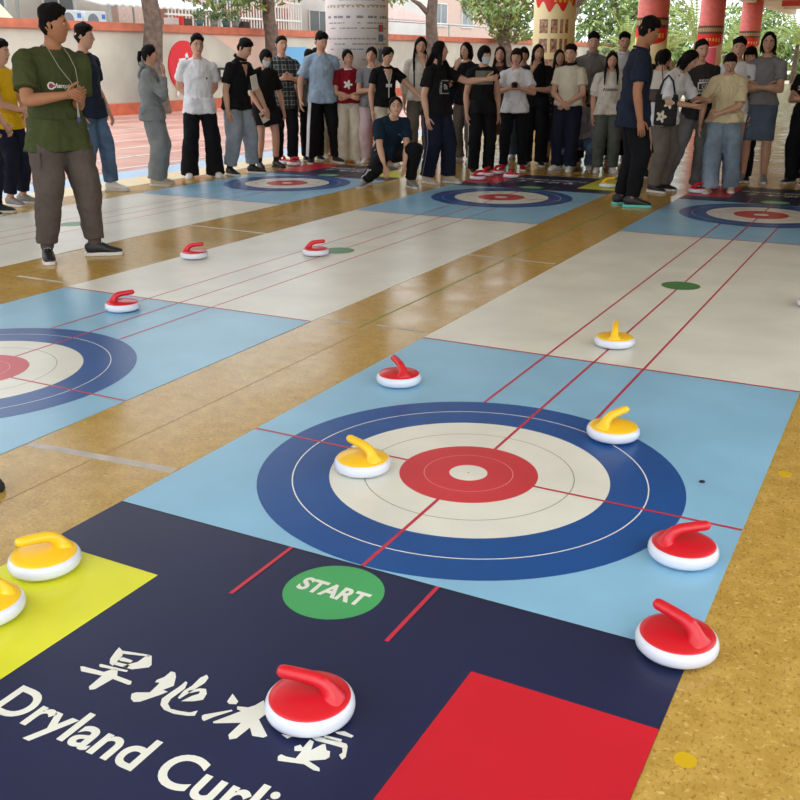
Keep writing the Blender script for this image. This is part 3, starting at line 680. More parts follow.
def plaid():
    m = bpy.data.materials.new('dark_plaid_flannel'); m.use_nodes = True; nt = m.node_tree; b = nt.nodes['Principled BSDF']; b.inputs['Roughness'].default_value = .9
    tc = nt.nodes.new('ShaderNodeTexCoord'); cols = []
    prev = None
    base = lin((44,54,58))
    for ax, sc, c, th in (('X',18,(150,156,146),.86),('Z',16,(150,156,146),.86),('X',9,(18,22,30),.6),('Z',8,(18,22,30),.6)):
        wv = nt.nodes.new('ShaderNodeTexWave'); wv.bands_direction = ax; wv.inputs['Scale'].default_value = sc/6.28*2; nt.links.new(tc.outputs['Object'], wv.inputs['Vector'])
        mt = nt.nodes.new('ShaderNodeMath'); mt.operation = 'GREATER_THAN'; mt.inputs[1].default_value = th; nt.links.new(wv.outputs['Fac'], mt.inputs[0])
        sc2 = nt.nodes.new('ShaderNodeMath'); sc2.operation = 'MULTIPLY'; sc2.inputs[1].default_value = .6; nt.links.new(mt.outputs[0], sc2.inputs[0])
        mx = nt.nodes.new('ShaderNodeMix'); mx.data_type = 'RGBA'; mx.inputs[7].default_value = lin(c); nt.links.new(sc2.outputs[0], mx.inputs[0])
        if prev: nt.links.new(prev, mx.inputs[6])
        else: mx.inputs[6].default_value = base
        prev = mx.outputs[2]
    nt.links.new(prev, b.inputs['Base Color']); return m
M_plaid = plaid()
def dots(name, base, spot, scale, th):
    m = bpy.data.materials.new(name); m.use_nodes = True; nt = m.node_tree; b = nt.nodes['Principled BSDF']; b.inputs['Roughness'].default_value = .9
    tc = nt.nodes.new('ShaderNodeTexCoord'); v = nt.nodes.new('ShaderNodeTexVoronoi'); v.inputs['Scale'].default_value = scale; nt.links.new(tc.outputs['Object'], v.inputs['Vector'])
    r = nt.nodes.new('ShaderNodeValToRGB'); e = r.color_ramp.elements; r.color_ramp.interpolation = 'CONSTANT'; e[0].color = lin(spot); e[1].position = th; e[1].color = lin(base)
    nt.links.new(v.outputs['Distance'], r.inputs['Fac']); nt.links.new(r.outputs['Color'], b.inputs['Base Color']); return m
M_floral = dots('dark_floral_cloth', (30,28,34), (150,120,110), 22, .22); M_dotty = dots('spotted_black_cloth', (30,30,32), (190,186,178), 40, .25)
P = {}
JOG = (.058,.050,.040); WIDE = (.060,.060,.064); STR = (.054,.048,.046); SLIM = (.050,.038,.032)
GW = 'players and onlookers standing round the curling mats'
def pp(key, *a, **k): P[key] = person(*a, group=None, **k); return P[key]
# --- left side
pp('yellow','person in yellow and navy at left edge, behind the olive-shirted man',-7.17,4.18,52,1.68,c_yel,c_navyp,s_grey,arms=('belly','clasp'),head=(10,5,0),legw=JOG,leg_end=.08,hem=.47,sleeve=.6)
pp('fist','person mostly outside the left edge, one fist and a black shoe showing',-6.86,3.58,60,1.7,c_navy,c_navyp,s_black,arms=('hang_fwd','hang_fwd'))
A = pp('green','man in an olive T-shirt and brown cargo trousers looking over his shoulder',-4.50,2.37,26,1.87,c_olive,c_cargo,s_black,vox=.007,
  arms=(((-.085,.15,-.115),(.8,-.2,-.6)),((-.10,.16,-.13),(.1,-.6,-1))),head=(56,2,4),legw=(.066,.056,.042),leg_end=.075,cuff=True,feetR=(.110,.01,22),feetL=(-.085,.05,58),lean=3,side=-3,sleeve=.74,hem=.44,loose=1.45,build=1.15,skin=SKIN2,sock=k_white,extra=('laces',),curl=(.95,.8),collar=(c_olive,'tee'),hem_flare=.008)
pp('navyT','man in a navy T-shirt and blue jeans standing behind the olive-shirted man',-7.17,5.35,62,1.86,c_navy,c_denim,s_white,arms=('down',((.02,.06,-.29),(.5,-.8,0))),head=(18,4,0),legw=STR,leg_end=.06,sleeve=.7,loose=1.4,build=1.1,hem=.45,feetR=(.06,-.05,8),feetL=(-.06,.07,8),side=0)
B = pp('sweat','woman with a ponytail in a grey hooded tracksuit touching her chin',-6.98,6.18,78,1.655,c_grey,c_grey,s_beige,female=True,hair='ponytail',arms=('chin','crossed'),head=(8,6,0),legw=(.064,.062,.060),leg_end=.05,hem=.47,sleeve=1.93,loose=1.8,hair_len=.20)
pp('whiteT','man in glasses, white T-shirt and wide black trousers with hands behind his back',-7.02,7.12,8,1.78,c_white,c_blackp,s_white,arms=('back','back'),head=(8,2,-5),legw=(.056,.055,.068),leg_end=.022,feetR=(.10,0,14),feetL=(-.085,0,14),sleeve=.62,hem=.455,loose=1.5,glasses=True,side=-2)
pp('blackF','man in black open-collar shirt and light grey joggers leaning forward',-6.80,7.62,52,1.77,c_black,c_greyp,s_black,arms=('down',((.10,.10,-.27),(.5,-.5,0))),lean=12,head=(12,28,0),legw=(.064,.060,.050),leg_end=.075,sleeve=.7,hem=.475,loose=1.4,feetR=(.10,-.02,15),feetL=(-.09,.05,15),sock=k_black,collar=(c_black,'shirt'),curl=(.5,.5))
pp('maskG','person in a black top, black shorts and short black boots, wearing a mask',-6.95,8.45,30,1.64,c_black,c_black,(s_black,so_black),female=True,hair='bangs',arms=('hang_fwd','down_out'),legw=(.056,.052,.04),bottom_kind='shorts',leg_end=.72,mask=True,head=(0,22,0),lean=6,sleeve=.8,loose=1.5,sock=k_black,feetR=(.075,0,15),feetL=(-.075,.03,10))
pp('plaid','person in a dark plaid shirt holding both hands together at the chest',-7.18,9.25,14,1.81,M_plaid,c_blackp,s_black,arms=('chest','chest'),hair='bun_tight',head=(12,0,-4),legw=STR,sleeve=.95,loose=1.5,hem=.43)
pp('olive','person in grey-olive T-shirt, head tilted, just left of sky blue T-shirt',-6.95,9.65,8,1.64,c_sage,c_blackp,s_black,hair='bangs',head=(4,14,16),legw=STR,sleeve=.6,female=True,loose=1.3)
pp('peach','person in a pale peach top behind the shoulder of the man in sky blue',-7.1,10.05,10,1.66,c_peach,c_cream,s_beige,hair='bangs',female=True,legw=STR,arms=('crossed','crossed'),head=(0,14,0))
K_ = pp('blue','tall man in a sky blue T-shirt and black striped track trousers looking down',-6.58,9.38,8,1.86,c_sky,c_blackp,s_black,arms=('down_out','back'),head=(26,20,0),legw=(.056,.050,.042),leg_end=.055,sleeve=.74,hem=.465,loose=1.45,feetR=(.10,0,12),feetL=(-.10,.0,24),sock=k_white)
stripe(K_, c_white, .030, r=(.058,.053,.045), sides=(1,), ang=42)
L_ = pp('maroon','woman with folded arms in maroon T-shirt with white flower, cream trousers',-6.27,9.62,4,1.62,c_maroon,c_cream,s_beige,female=True,hair='ponytail',arms=('low_crossed','low_crossed'),head=(10,8,14),legw=WIDE,leg_end=.03,sleeve=.62,loose=1.3,collar=(c_white,'tee'),hem=.53)
pp('M','woman in grey T-shirt and pale pink trousers, hand at her chin',-5.93,9.72,-6,1.65,c_topg,c_pink,s_white,female=True,hair='ponytail',arms=('crossed','chin'),legw=STR,sleeve=.6,collar=(c_white,'tee'),head=(-4,4,-8))
N_ = pp('N','woman in a black V-neck top trimmed in white, pointing down at the mat',-5.56,9.45,24,1.66,c_black,c_cream,s_white,female=True,hair='bun',arms=('down',((.16,.18,-.19),(.4,-.4,-.6))),head=(18,24,0),lean=4,legw=WIDE,leg_end=.04,sleeve=.55,loose=1.2,hem=.50,curl=(.5,.3))
O_ = pp('squat','woman in navy T-shirt squatting on the floor in white-striped black trousers',-4.42,7.42,22,1.62,c_teal,c_blackp,s_grey,female=True,hair='ponytail',glasses=True,pz=.235,lean=30,head=(-18,-12,0),arms=(((.00,.24,-.27),(.8,0,-.3)),((-.07,.25,-.25),(.8,0,-.4))),
  feetR=(.15,-.03,62,.012,12),feetL=(-.12,.16,8),kneeR=(.7,1,-.55),kneeL=(-.35,1,.7),legw=(.062,.052,.042),leg_end=.07,sleeve=.72,hem=.22,loose=1.4,build=1.1,hair_len=.12,collar=(c_teal,'tee'))
stripe(O_, c_white, .0065, n=3, gap=.022, r=(.064,.056,.046), ang=25)
P_ = pp('P','tall long-haired woman in white shirt with dark braces, hand near face',-5.30,10.05,-4,1.80,c_white2,c_taupe,s_beige,female=True,hair='long',hair_len=.20,arms=('down',"chin"),head=(10,14,-8),legw=STR,sleeve=1.5,loose=1.5,hem=.50,collar=(c_white2,'shirt'))
pp('Q','masked person in navy jacket and red trousers behind the outstretched-arm woman',-5.22,10.55,-14,1.66,c_navy,c_red,s_white,female=True,hair='bangs',mask=True,arms=('hang_fwd','hang_fwd'),sleeve=1.9,legw=STR,loose=1.6)
R_ = pp('tnf','woman in black printed T-shirt and navy trousers stretching one arm out',-4.02,7.98,50,1.70,c_black,c_navyp,s_beige,female=True,hair='long',hair_len=.21,arms=('down',((.12,.27,-.05),(.2,-.4,-.8))),head=(35,0,0),legw=(.062,.058,.056),leg_end=.055,sleeve=.62,hem=.485,loose=1.5,curl=(.5,.7),feetR=(.06,-.04,10),feetL=(-.06,.06,12),collar=(c_black,'tee'))
stripe(R_, mat('faint_stripe',(120,124,140),.8), .006, r=(.062,.058,.056), sides=(1,))
pp('S','dark-haired woman in a black top looking left, behind the outstretched arm',-4.72,10.4,-30,1.72,c_black,c_taupe,s_white,female=True,hair='bob',arms=('chin','down'),head=(-6,4,0),legw=STR,sleeve=1.0)
T_ = pp('T','short-haired woman in a face mask, dark top and black side-striped trousers',-3.97,9.25,14,1.66,c_black,c_blackp,s_black,female=True,hair='bangs',mask=True,arms=('down','down'),head=(30,8,0),legw=(.056,.050,.048),leg_end=.035,sleeve=.30,loose=1.2,hem=.47)
stripe(T_, c_white, .007, r=(.056,.050,.048), sides=(1,))
pp('U','woman with long brown hair in a brown top behind the masked short-haired woman',-4.25,10.5,-4,1.66,c_brown,c_brown,s_beige,female=True,hair='long',hairmat=HAIRB,arms=('down','down'),legw=STR,sleeve=1.8,leg_end=.25,bottom_kind='skirt')
pp('V','person whose crown shows behind the woman in the white T-shirt with a phone',-4.20,11.3,0,1.66,c_denim,c_denim,s_white,female=True,hair='bangs',legw=STR)
W_ = pp('W','woman in plain white T-shirt holding a phone in both hands',-3.72,9.80,-2,1.63,c_white,c_blackp,s_red,female=True,hair='bangs',hairmat=HAIRB,arms=('phone','phone'),head=(-6,2,-2),legw=(.054,.046,.040),leg_end=.05,sleeve=.66,hem=.475,loose=1.5,curl=(.8,.8),feetR=(.08,0,8),feetL=(-.08,0,8))
pp('X','long-haired woman all in black resting her chin on her hand',-3.66,10.45,0,1.69,c_black,c_blackp,s_black,female=True,hair='long',hair_len=.22,arms=('chin','crossed'),head=(18,6,0),legw=(.06,.055,.055),leg_end=.04,sleeve=.8,loose=1.3)
pp('Y','woman in dark floral dress just behind the cream polo shirt',-3.52,10.95,6,1.62,M_floral,M_floral,s_black,female=True,hair='long',hair_len=.15,legw=(.1,.12,.13),bottom_kind='skirt',leg_end=.2,sleeve=.6,head=(10,4,4))
Z_ = pp('Z','short-haired person in cream polo shirt with black collar, hands clasped',-3.06,10.12,-14,1.67,c_cream,c_navyp,s_white,female=True,hair='short',arms=('clasp','clasp'),head=(-6,4,0),legw=(.060,.058,.052),leg_end=.04,sleeve=.62,loose=1.3,hem=.52,collar=(c_black,'shirt'),feetR=(.07,0,20),feetL=(-.05,.03,4))
pp('AA','tall man in a grey button shirt looking on behind the crowd',-3.10,11.2,-2,1.84,c_shirtg,c_blackp,s_black,arms=('back','back'),legw=STR,sleeve=.8,loose=1.3,head=(6,4,0),collar=(c_shirtg,'shirt'),hem=.46)
pp('AB','woman crouching in mauve-grey top and jeans, hand to her mouth',-2.98,10.50,-8,1.62,c_mauve,c_denim,s_white,female=True,hair='bangs',pz=.22,lean=10,arms=('chin','low_crossed'),feetR=(.09,.02,10),feetL=(-.09,.04,10),kneeR=(.3,1,.2),kneeL=(-.3,1,.2),legw=STR,sleeve=1.8,hem=.26,loose=1.6,head=(4,0,4))
AC = pp('AC','long-haired woman in a white lettered T-shirt and grey-green trousers',-2.50,10.12,4,1.59,c_white2,c_smoke,s_white,female=True,hair='long',hair_len=.19,arms=('down','hang_fwd'),head=(2,14,0),legw=(.060,.056,.050),leg_end=.05,sleeve=.9,loose=1.7,hem=.48)
pp('AD','man with thick black hair in white shirt behind lettered T-shirt woman',-2.82,11.8,2,1.85,c_white,c_blackp,s_black,arms=('back','back'),head=(4,4,0),legw=STR,collar=(c_white,'shirt'))
pp('AE','dark-haired woman in black partly hidden behind the tall navy-shirted man',-2.35,11.1,20,1.72,c_black,c_black,s_black,female=True,hair='long',hair_len=.25,legw=(.09,.10,.11),bottom_kind='skirt',leg_end=.35)
AF = pp('AF','tall man in dark navy T-shirt seen from the side, teal-soled shoes',-1.37,7.14,98,1.895,c_navy,c_blackp,(s_black,so_teal),vox=.0078,arms=('down','down'),lean=3,head=(8,22,0),legw=(.060,.050,.038),leg_end=.06,sleeve=.72,hem=.43,loose=1.5,build=1.1,feetR=(.05,.02,6),feetL=(-.05,-.03,10),skin=SKIN2,extra=('laces',),collar=(c_navy,'tee'))
pp('AG','woman in white top holding a phone up, behind tall navy-shirted man',-1.90,10.3,20,1.60,c_white2,c_denim,s_white,female=True,hair='bangs',arms=('up_phone','up_phone'),legw=STR,curl=(.9,.9))
pp('AH','dark-haired woman seen from behind, between the phone holder and the flower bag',-1.72,9.7,150,1.60,c_white2,c_blackp,s_black,female=True,hair='bun',legw=STR,bottom_kind='skirt',leg_end=.2)
AI = pp('AI','woman in loose white T-shirt and grey-brown trousers bending forward',-1.37,8.47,62,1.66,c_white,c_taupe,s_black,female=True,hair='bob',arms=(((.0,.20,-.10),(.5,-.4,-.7)),((-.02,.22,-.06),(.5,-.4,-.7))),lean=22,head=(4,34,0),legw=(.062,.054,.046),leg_end=.05,sleeve=.9,hem=.455,loose=1.9)
AJ = pp('AJ','woman in dark grey printed T-shirt and wide grey trousers, feet apart',-1.07,8.90,10,1.71,c_dgrey,c_mid,s_white,female=True,hair='bun_tight',arms=(((.10,.06,-.21),(1,-.2,0)),'back'),side=4,head=(12,8,4),legw=(.062,.062,.062),leg_end=.03,sleeve=.66,hem=.475,loose=1.5,feetR=(.20,0,14),feetL=(-.045,0,8))
pp('AK','dark-haired person behind the woman in the printed grey T-shirt, only face showing',-.84,9.8,-2,1.73,c_white,M_dotty,s_black,hair='short',legw=(.07,.08,.09),female=True,bottom_kind='skirt',leg_end=.15)
pp('AL','short-haired person in a dark green T-shirt behind the cream-bloused woman',-.72,9.95,-4,1.64,c_green,c_blackp,s_black,hair='bangs',female=True,legw=STR,head=(0,12,0))
AM = pp('AM','woman in a cream pleated blouse and pale blue jeans stepping forward and looking down',-.73,8.73,-6,1.575,c_butter,c_ldenim,s_beige,female=True,hair='bun_tight',arms=('down_out','belly'),lean=5,head=(8,34,0),legw=(.064,.062,.062),leg_end=.04,sleeve=.85,hem=.50,loose=1.9,feetR=(.055,.07,8),feetL=(-.085,-.05,10),curl=(.4,.9))
AN = pp('AN','woman in glasses with arms crossed, grey top and short slate denim skirt',-.52,9.90,-4,1.80,c_topg,c_skirt,s_grey,female=True,hair='bob',arms=('crossed','crossed'),glasses=True,head=(4,0,0),legw=(.1,.108,.112),bottom_kind='skirt',leg_end=.285,sleeve=.60,hem=.52,loose=1.1,feetR=(.07,0,12),feetL=(-.07,.0,8),collar=(c_topg,'tee'))
AO = pp('AO','person in black cut by the right picture edge with folded arms',.02,9.98,-30,1.60,c_black,c_blackp,s_black,arms=('crossed','crossed'),legw=(.06,.055,.055),leg_end=.04,sleeve=.6,loose=1.6,hair='short')
pp('far','tiny distant person in a red shirt near the farthest red pillar',-3.6,33.0,0,1.66,c_red,c_blackp,s_black,arms=('back','back'),vox=.012)
pp('edge','person at lower left outside the frame, only the tip of a black shoe showing',-1.49,-1.145,75,1.70,c_black,c_blackp,(s_black,so_black),legw=SLIM,leg_end=.13,vox=.012)
# --- prints and trims on the clothes
W = mat('white_shirt_print', (226,226,226), .6); Rr = mat('red_shirt_print', (196,40,50), .6); Bk = mat('dark_shirt_print', (52,50,54), .6)
g = P['green']
ring = lambda r0, r1: (lambda a, b, cx=-.085: r0*r0 < (a-cx)**2+(b+.195)**2 < r1*r1)
chest_print(g, [gridpoly(-.120,-.226,-.058,-.168, 24, shape=lambda a,b: .017**2 < (a+.088)**2+(b+.197)**2 < .0275**2 and not (a > -.078 and abs(b+.197) < .004))], W, 'chest_emblem')
chest_print(g, [gridpoly(-.104,-.212,-.074,-.182, 10, shape=lambda a,b: (a+.088)**2+(b+.197)**2 < .013**2)], Rr, 'chest_emblem')
chest_print(g, [textpoly('hampion', .044, .0012, .3)], W, 'chest_lettering', at=(.012,-.208))
tnf = P['tnf']
chest_print(tnf, [gridpoly(-.035,-.235,.045,-.165, 20, shape=lambda a,b: any(r-.008 < math.hypot(a+.035, b+.235) < r for r in (.022,.042,.062)))], W, 'chest_emblem')
chest_print(tnf, [gridpoly(-.085,-.285,.095,-.125, 30, shape=lambda a,b: (abs(a-.005) > .068 or abs(b+.205) > .062) and math.sin(a*330)*math.cos(b*330) > .15)], W, 'chest_emblem_border')
chest_print(P['whiteT'], [gridpoly(.085,-.19,.105,-.165, 4)], Bk, 'chest_emblem')
chest_print(P['maroon'], [gridpoly(-.09,-.24,.06,-.11, 26, shape=lambda a,b: math.hypot(a+.015,b+.175) < .050+.018*math.cos(5*math.atan2(b+.175,a+.015)))], W, 'chest_emblem')
chest_print(P['squat'], [textpoly('~~~', .05)], W, 'chest_emblem', at=(.10,-.13))
chest_print(AC, [textpoly('Ahinkids', .055, .002)], Bk, 'chest_lettering', at=(0,-.20))
aj = AJ
chest_print(aj, [gridpoly(-.045,-.235,.085,-.225,8), gridpoly(-.045,-.16,.085,-.145,8), gridpoly(-.045,-.235,-.033,-.15,6), gridpoly(.073,-.235,.085,-.15,6),
   gridpoly(-.02,-.22,.06,-.17, 20, shape=lambda a,b: .014 < math.hypot(a-.02,b+.195) < .022 or abs(a-.052) < .006), gridpoly(-.04,-.275,.08,-.250,20,shape=lambda a,b: math.sin(a*500) > -.2), gridpoly(-.04,-.14,.08,-.115,20,shape=lambda a,b: math.sin(a*420) > 0)], W, 'chest_emblem')
chest_print(AO, [gridpoly(-.12,-.13,.02,-.115,8), gridpoly(-.12,-.165,.02,-.150,8)], W, 'chest_stripe'); chest_print(AO, [gridpoly(-.12,-.148,.02,-.133,8)], Rr, 'chest_stripe')
n = P['N']
def vtrim(I, m, wdt=.012, depth=.17, x0=.06, name='neck_trim'):
    for s in (-1, 1):
        k = 8; vs = []; fs = []
        for i in range(k+1):
            t = i/k; x = s*x0*(1-t); y = -.0-depth*t; vs += [(x-wdt/2, y), (x+wdt/2, y)]
        fs = [(2*i, 2*i+1, 2*i+3, 2*i+2) for i in range(k)]
        chest_print(I, [(vs, fs)], m, name)
vtrim(n, c_white); chest_print(n, [gridpoly(-.008,-.36,.008,-.17,8), gridpoly(-.045,-.22,.045,-.175,6)], c_white, 'neck_bow')
chest_print(P['N'], [gridpoly(-.06,-.14,.06,.02,16,shape=lambda a,b: abs(a) < .058*(b+.14)/.14)], SKIN, 'open_neckline')
for key in ('blackF',): chest_print(P[key], [gridpoly(-.05,-.13,.05,.02,16,shape=lambda a,b: abs(a) < .045*(b+.13)/.13)], SKIN, 'open_neckline')
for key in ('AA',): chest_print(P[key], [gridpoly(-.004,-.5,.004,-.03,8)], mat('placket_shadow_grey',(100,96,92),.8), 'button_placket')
for s in (-.55,-.35,-.15,.15,.35,.55): chest_print(AM, [gridpoly(s*.2-.003,-.36,s*.2+.003,-.06,10)], mat('blouse_pleat',(200,186,146),.9), 'pleat')
vtrim(AM, mat('blouse_pleat',(200,186,146),.9), .005, .12, .05, 'neckline_gather')
for s in (-1, 1): chest_print(P_, [gridpoly(s*.085-.011,-.42,s*.085+.011,.0,10)], c_navy, 'suspender')
chest_print(P['T'], [gridpoly(-.12,-.17,.12,.0,10, shape=lambda a,b: abs(a) > .0)], c_sage, 'shawl_collar')
M_pock = cloth('black_pocket', (30,30,32))
# cargo pocket
I = P['green']; a = I['hp'][1].lerp(I['kn'][1], .55)
o = MB().box((0,0,0), (.018,.15,.17)).build('cargo_pocket', c_cargo, I['root'], loc=tuple(a+V((.095,.02,0)))); bevel(o, .012)
# hood and kangaroo pouch of the tracksuit
I = P['sweat']; hbm = MB(); n0 = I['neck']
hbm.tube([n0+I['sx']*.075*math.cos(t)+I['fr']*(.07*math.sin(t)-.012)-V((0,0,.035*math.sin(t)-.005)) for t in [2*PI*k/14 for k in range(15)]], [(.026,.022)]*15, 10, round_ends=False)
hbm.tube([n0-I['fr']*.07-V((0,0,.0)), n0-I['fr']*.10-V((0,0,.10)), n0-I['fr']*.095-V((0,0,.17))], [(.07,.03),(.085,.035),(.04,.015)], 12, hint=I['sx'])
hbm.build('hood', c_grey, I['root'], True)
# things held or carried (each a thing of its own)
def worldp(I, p): 
    r = I['root']; return V(r.location)+Matrix.Rotation(r.rotation_euler[2], 3, 'Z') @ p
def phone(I, p, label, tilt=40):
    root = empty('phone', worldp(I, p), I['root'].rotation_euler[2], label, 'phone'); root.rotation_euler[0] = D(tilt-90)
    bevel(MB().box((0,0,0), (.074,.009,.15)).build('phone_case', mat('phone_black',(30,30,34),.3), root), .004)
    MB().box((0,-.0048,0), (.066,.001,.140)).build('screen', mat('phone_screen',(14,14,18),.1), root); return root
I = W_; phone(I, (I['wr'][1]+I['wr'][-1])/2+I['fr']*.075+V((0,0,.03)), 'black phone held in both hands over a plain white T-shirt')
I = P['AG']; phone(I, (I['wr'][1]+I['wr'][-1])/2+V((0,0,.09)), 'phone held up to the face by the woman in a white top', 90)
I = P['green']   # lanyard and whistle
t = MB(); nk = I['neck']; hx = I['wr'][1]+I['sx']*-.03*1.8+V((0,0,-.02))
loop = [nk+I['sx']*.062+I['fr']*.01+V((0,0,.015)), nk+I['sx']*.066+I['fr']*.10-V((0,0,.05)), nk+I['sx']*.05+I['fr']*.168-V((0,0,.14)), nk+I['sx']*-.01+I['fr']*.215-V((0,0,.24)), hx+I['fr']*.05]
loop2 = [nk-I['sx']*.062+I['fr']*.01+V((0,0,.015)), nk-I['sx']*.07+I['fr']*.10-V((0,0,.05)), nk-I['sx']*.075+I['fr']*.17-V((0,0,.14)), nk-I['sx']*.06+I['fr']*.215-V((0,0,.24)), hx+I['fr']*.05]
back = [loop[0], nk-I['fr']*.055+V((0,0,.02)), loop2[0]]
ln = empty('lanyard', I['root'].location, I['root'].rotation_euler[2], 'thin grey lanyard with whistle and keys round the neck of the olive-shirted man', 'lanyard')
t.tube(loop, [.0032]*5, 6); t.tube(loop2, [.0032]*5, 6); t.tube(back, [.0032]*3, 6); t.build('cord', mat('grey_cord',(150,150,140),.7), ln, True)
wp = hx+I['fr']*.06+V((0,0,-.07)); t = MB().tube([wp+V((0,0,.07)), wp, wp-V((0,0,.05))], [.003,.006,.010], 8); t.build('key_strap', mat('grey_cord',(150,150,140),.7), ln, True)
t = MB().ball(tuple(wp-V((0,0,.08))), (.011,.018,.024), 8); t.build('whistle', mat('blue_whistle',(40,60,120),.3), ln, True)
# flower tote bag, dark handbag, paper cards, napkin
I = AI
def tote(I, p, rz, label):
    root = empty('tote_bag', worldp(I, p), I['root'].rotation_euler[2]+rz, label, 'bag')
    b = MB().box((0,0,-.15), (.05,.27,.34)); o = b.build('bag_body', mat('black_canvas',(28,27,26),.9), root); bevel(o, .02, 3)
    for (y, z) in ((.045,-.07),(-.035,-.22)):
        f = MB(); 
        for s in (1,-1):
            f.add([(s*.0265,y+(.052+.018*math.cos(5*a_))*math.cos(a_),z+(.052+.018*math.cos(5*a_))*math.sin(a_)) for a_ in [2*PI*k/40 for k in range(40)]], [tuple(range(40))])
        f.build('flower_print', mat('ivory_print',(216,208,186),.8), root)
        c2 = MB()
        for s in (1,-1): c2.add([(s*.0272,y+.014*math.cos(a_),z+.014*math.sin(a_)) for a_ in [2*PI*k/16 for k in range(16)]], [tuple(range(16))])
        c2.build('flower_centre', mat('ochre_print',(170,140,80),.8), root)
    MB().tube([(0,-.10,.0),(0,-.06,.16),(.0,.0,.22),(0,.06,.16),(0,.10,.0)], [(.003,.012)]*5, 8, hint=(0,1,0)).build('strap', mat('black_canvas',(28,27,26),.9), root, True)
    return root
tote(I, I['sh'][1]+I['sx']*.085+I['fr']*.03-V((0,0,.18)), 0, 'black tote bag with pale flowers on the shoulder of the bending woman')
I = P['maskG']; wq = worldp(I, I['wr'][1]+V((0,0,-.05))+I['fr']*.02)
cd = empty('paper_card', wq, I['root'].rotation_euler[2], 'red and white paper card held beside black shorts', 'card')
MB().box((0,.03,-.05), (.12,.002,.15)).build('card_sheet', mat('card_white',(232,222,210),.7), cd); MB().box((0,.0285,-.03), (.10,.002,.035)).build('red_band', mat('card_red',(196,54,44),.7), cd)
MB().box((.0,.0315,-.03), (.10,.002,.035)).build('red_band', mat('card_red',(196,54,44),.7), cd); cd.rotation_euler[1] = D(25)
I = P['blackF']; wq = worldp(I, I['shc']+I['fr']*.165-I['sx']*.09-V((0,0,.19)))
nk = MB().box((0,0,0), (.14,.008,.19)).build('paper_napkin', mat('tissue_white',(226,224,210),.9,bump=.6,bscale=30), None, loc=wq, rz=I['root'].rotation_euler[2]); nk.rotation_euler[1] = D(12); bevel(nk, .003)
tag(nk, 'crumpled white napkin at the chest of the black-shirted leaning man', 'napkin')
I = P['AF']; wq = worldp(I, I['shc']-V((0,0,.0)))
I = AM; wq = worldp(I, I['hp'][-1]+V((-.13,-.02,.02))); tg = MB().box((0,0,0), (.03,.07,.10)).build('paper_tissue', mat('tissue_white',(226,224,210),.9), None, loc=wq, rz=.4); tg.rotation_euler[0] = .5; tag(tg, 'small white tissue at the hip beside cream blouse and denim skirt', 'tissue')
# dark shoulder bag between the navy man and the white T-shirt
I = AI; hb_ = empty('shoulder_bag', worldp(I, I['sp'][1]-I['fr']*.12+I['sx']*.17+V((0,0,.02))), I['root'].rotation_euler[2], 'small dark brown bag hanging behind the bending woman in white', 'bag')
bevel(MB().box((0,0,0), (.06,.20,.14)).build('bag_body', mat('brown_leather',(56,36,30),.5), hb_), .02)
sw = I['sh'][-1]-(I['sp'][1]-I['fr']*.12+I['sx']*.17+V((0,0,.02)))
MB().tube([(0,.09,.06),(0.02,.14,.16),(0,.10,.34)], [(.004,.012)]*3, 8, hint=(0,1,0)).build('strap', mat('brown_leather',(56,36,30),.5), hb_, True)
# ------------------------------------------------------------------ covered hall: pillars and roof
M_redpaint = mat('red_pillar_paint', (232,116,104), .5, var=.08); M_redtile = mat('red_mosaic', (206,84,66), .4)
def mosaic():
    m = bpy.data.materials.new('red_mosaic_tiles'); m.use_nodes = True; nt = m.node_tree; b = nt.nodes['Principled BSDF']
    tc = nt.nodes.new('ShaderNodeTexCoord'); br = nt.nodes.new('ShaderNodeTexBrick'); br.offset = 0
    sx = nt.nodes.new('ShaderNodeSeparateXYZ'); nt.links.new(tc.outputs['Object'], sx.inputs[0])
    at = nt.nodes.new('ShaderNodeMath'); at.operation = 'ARCTAN2'; nt.links.new(sx.outputs[1], at.inputs[0]); nt.links.new(sx.outputs[0], at.inputs[1])
    mu = nt.nodes.new('ShaderNodeMath'); mu.operation = 'MULTIPLY'; mu.inputs[1].default_value = .48; nt.links.new(at.outputs[0], mu.inputs[0])
    cb = nt.nodes.new('ShaderNodeCombineXYZ'); nt.links.new(mu.outputs[0], cb.inputs[0]); nt.links.new(sx.outputs[2], cb.inputs[1]); nt.links.new(cb.outputs[0], br.inputs['Vector'])
    br.inputs['Scale'].default_value = 12; br.inputs['Brick Width'].default_value = .6; br.inputs['Row Height'].default_value = .6; br.inputs['Mortar Size'].default_value = .05
    br.inputs['Color1'].default_value = lin((204,70,54)); br.inputs['Color2'].default_value = lin((222,96,74)); br.inputs['Mortar'].default_value = lin((226,196,176))
    nt.links.new(br.outputs['Color'], b.inputs['Base Color']); b.inputs['Roughness'].default_value = .35; return m
M_mos = mosaic()
PX = -6.8; PR = .475; PTOP = 4.3
camdir = lambda x, y: math.atan2(CAM.y-y, CAM.x-x)
def arc_patch(mb, r, a0, a1, z0, z1, mi=0, n=None):
    n = n or max(2, int(abs(a1-a0)/.08)); vs = []; 
    for i in range(n+1): a = a0+(a1-a0)*i/n; vs += [(r*math.cos(a), r*math.sin(a), z0), (r*math.cos(a), r*math.sin(a), z1)]
    if a1 < a0: fs = [(2*i, 2*i+1, 2*i+3, 2*i+2) for i in range(n)]
    else: fs = [(2*i, 2*i+2, 2*i+3, 2*i+1) for i in range(n)]
    mb.add(vs, fs, mi)
def cyl(r, z0, z1): return MB().lathe([(r, z0), (r, z1)], 64)
M_poster = mat('poster_paper', (246,245,243), .5, var=.03); M_ink = mat('poster_ink', (140,140,144), .6); M_gold = mat('gold_paint', (232,190,70), .4); M_cream = mat('cream_poster', (238,226,176), .5)
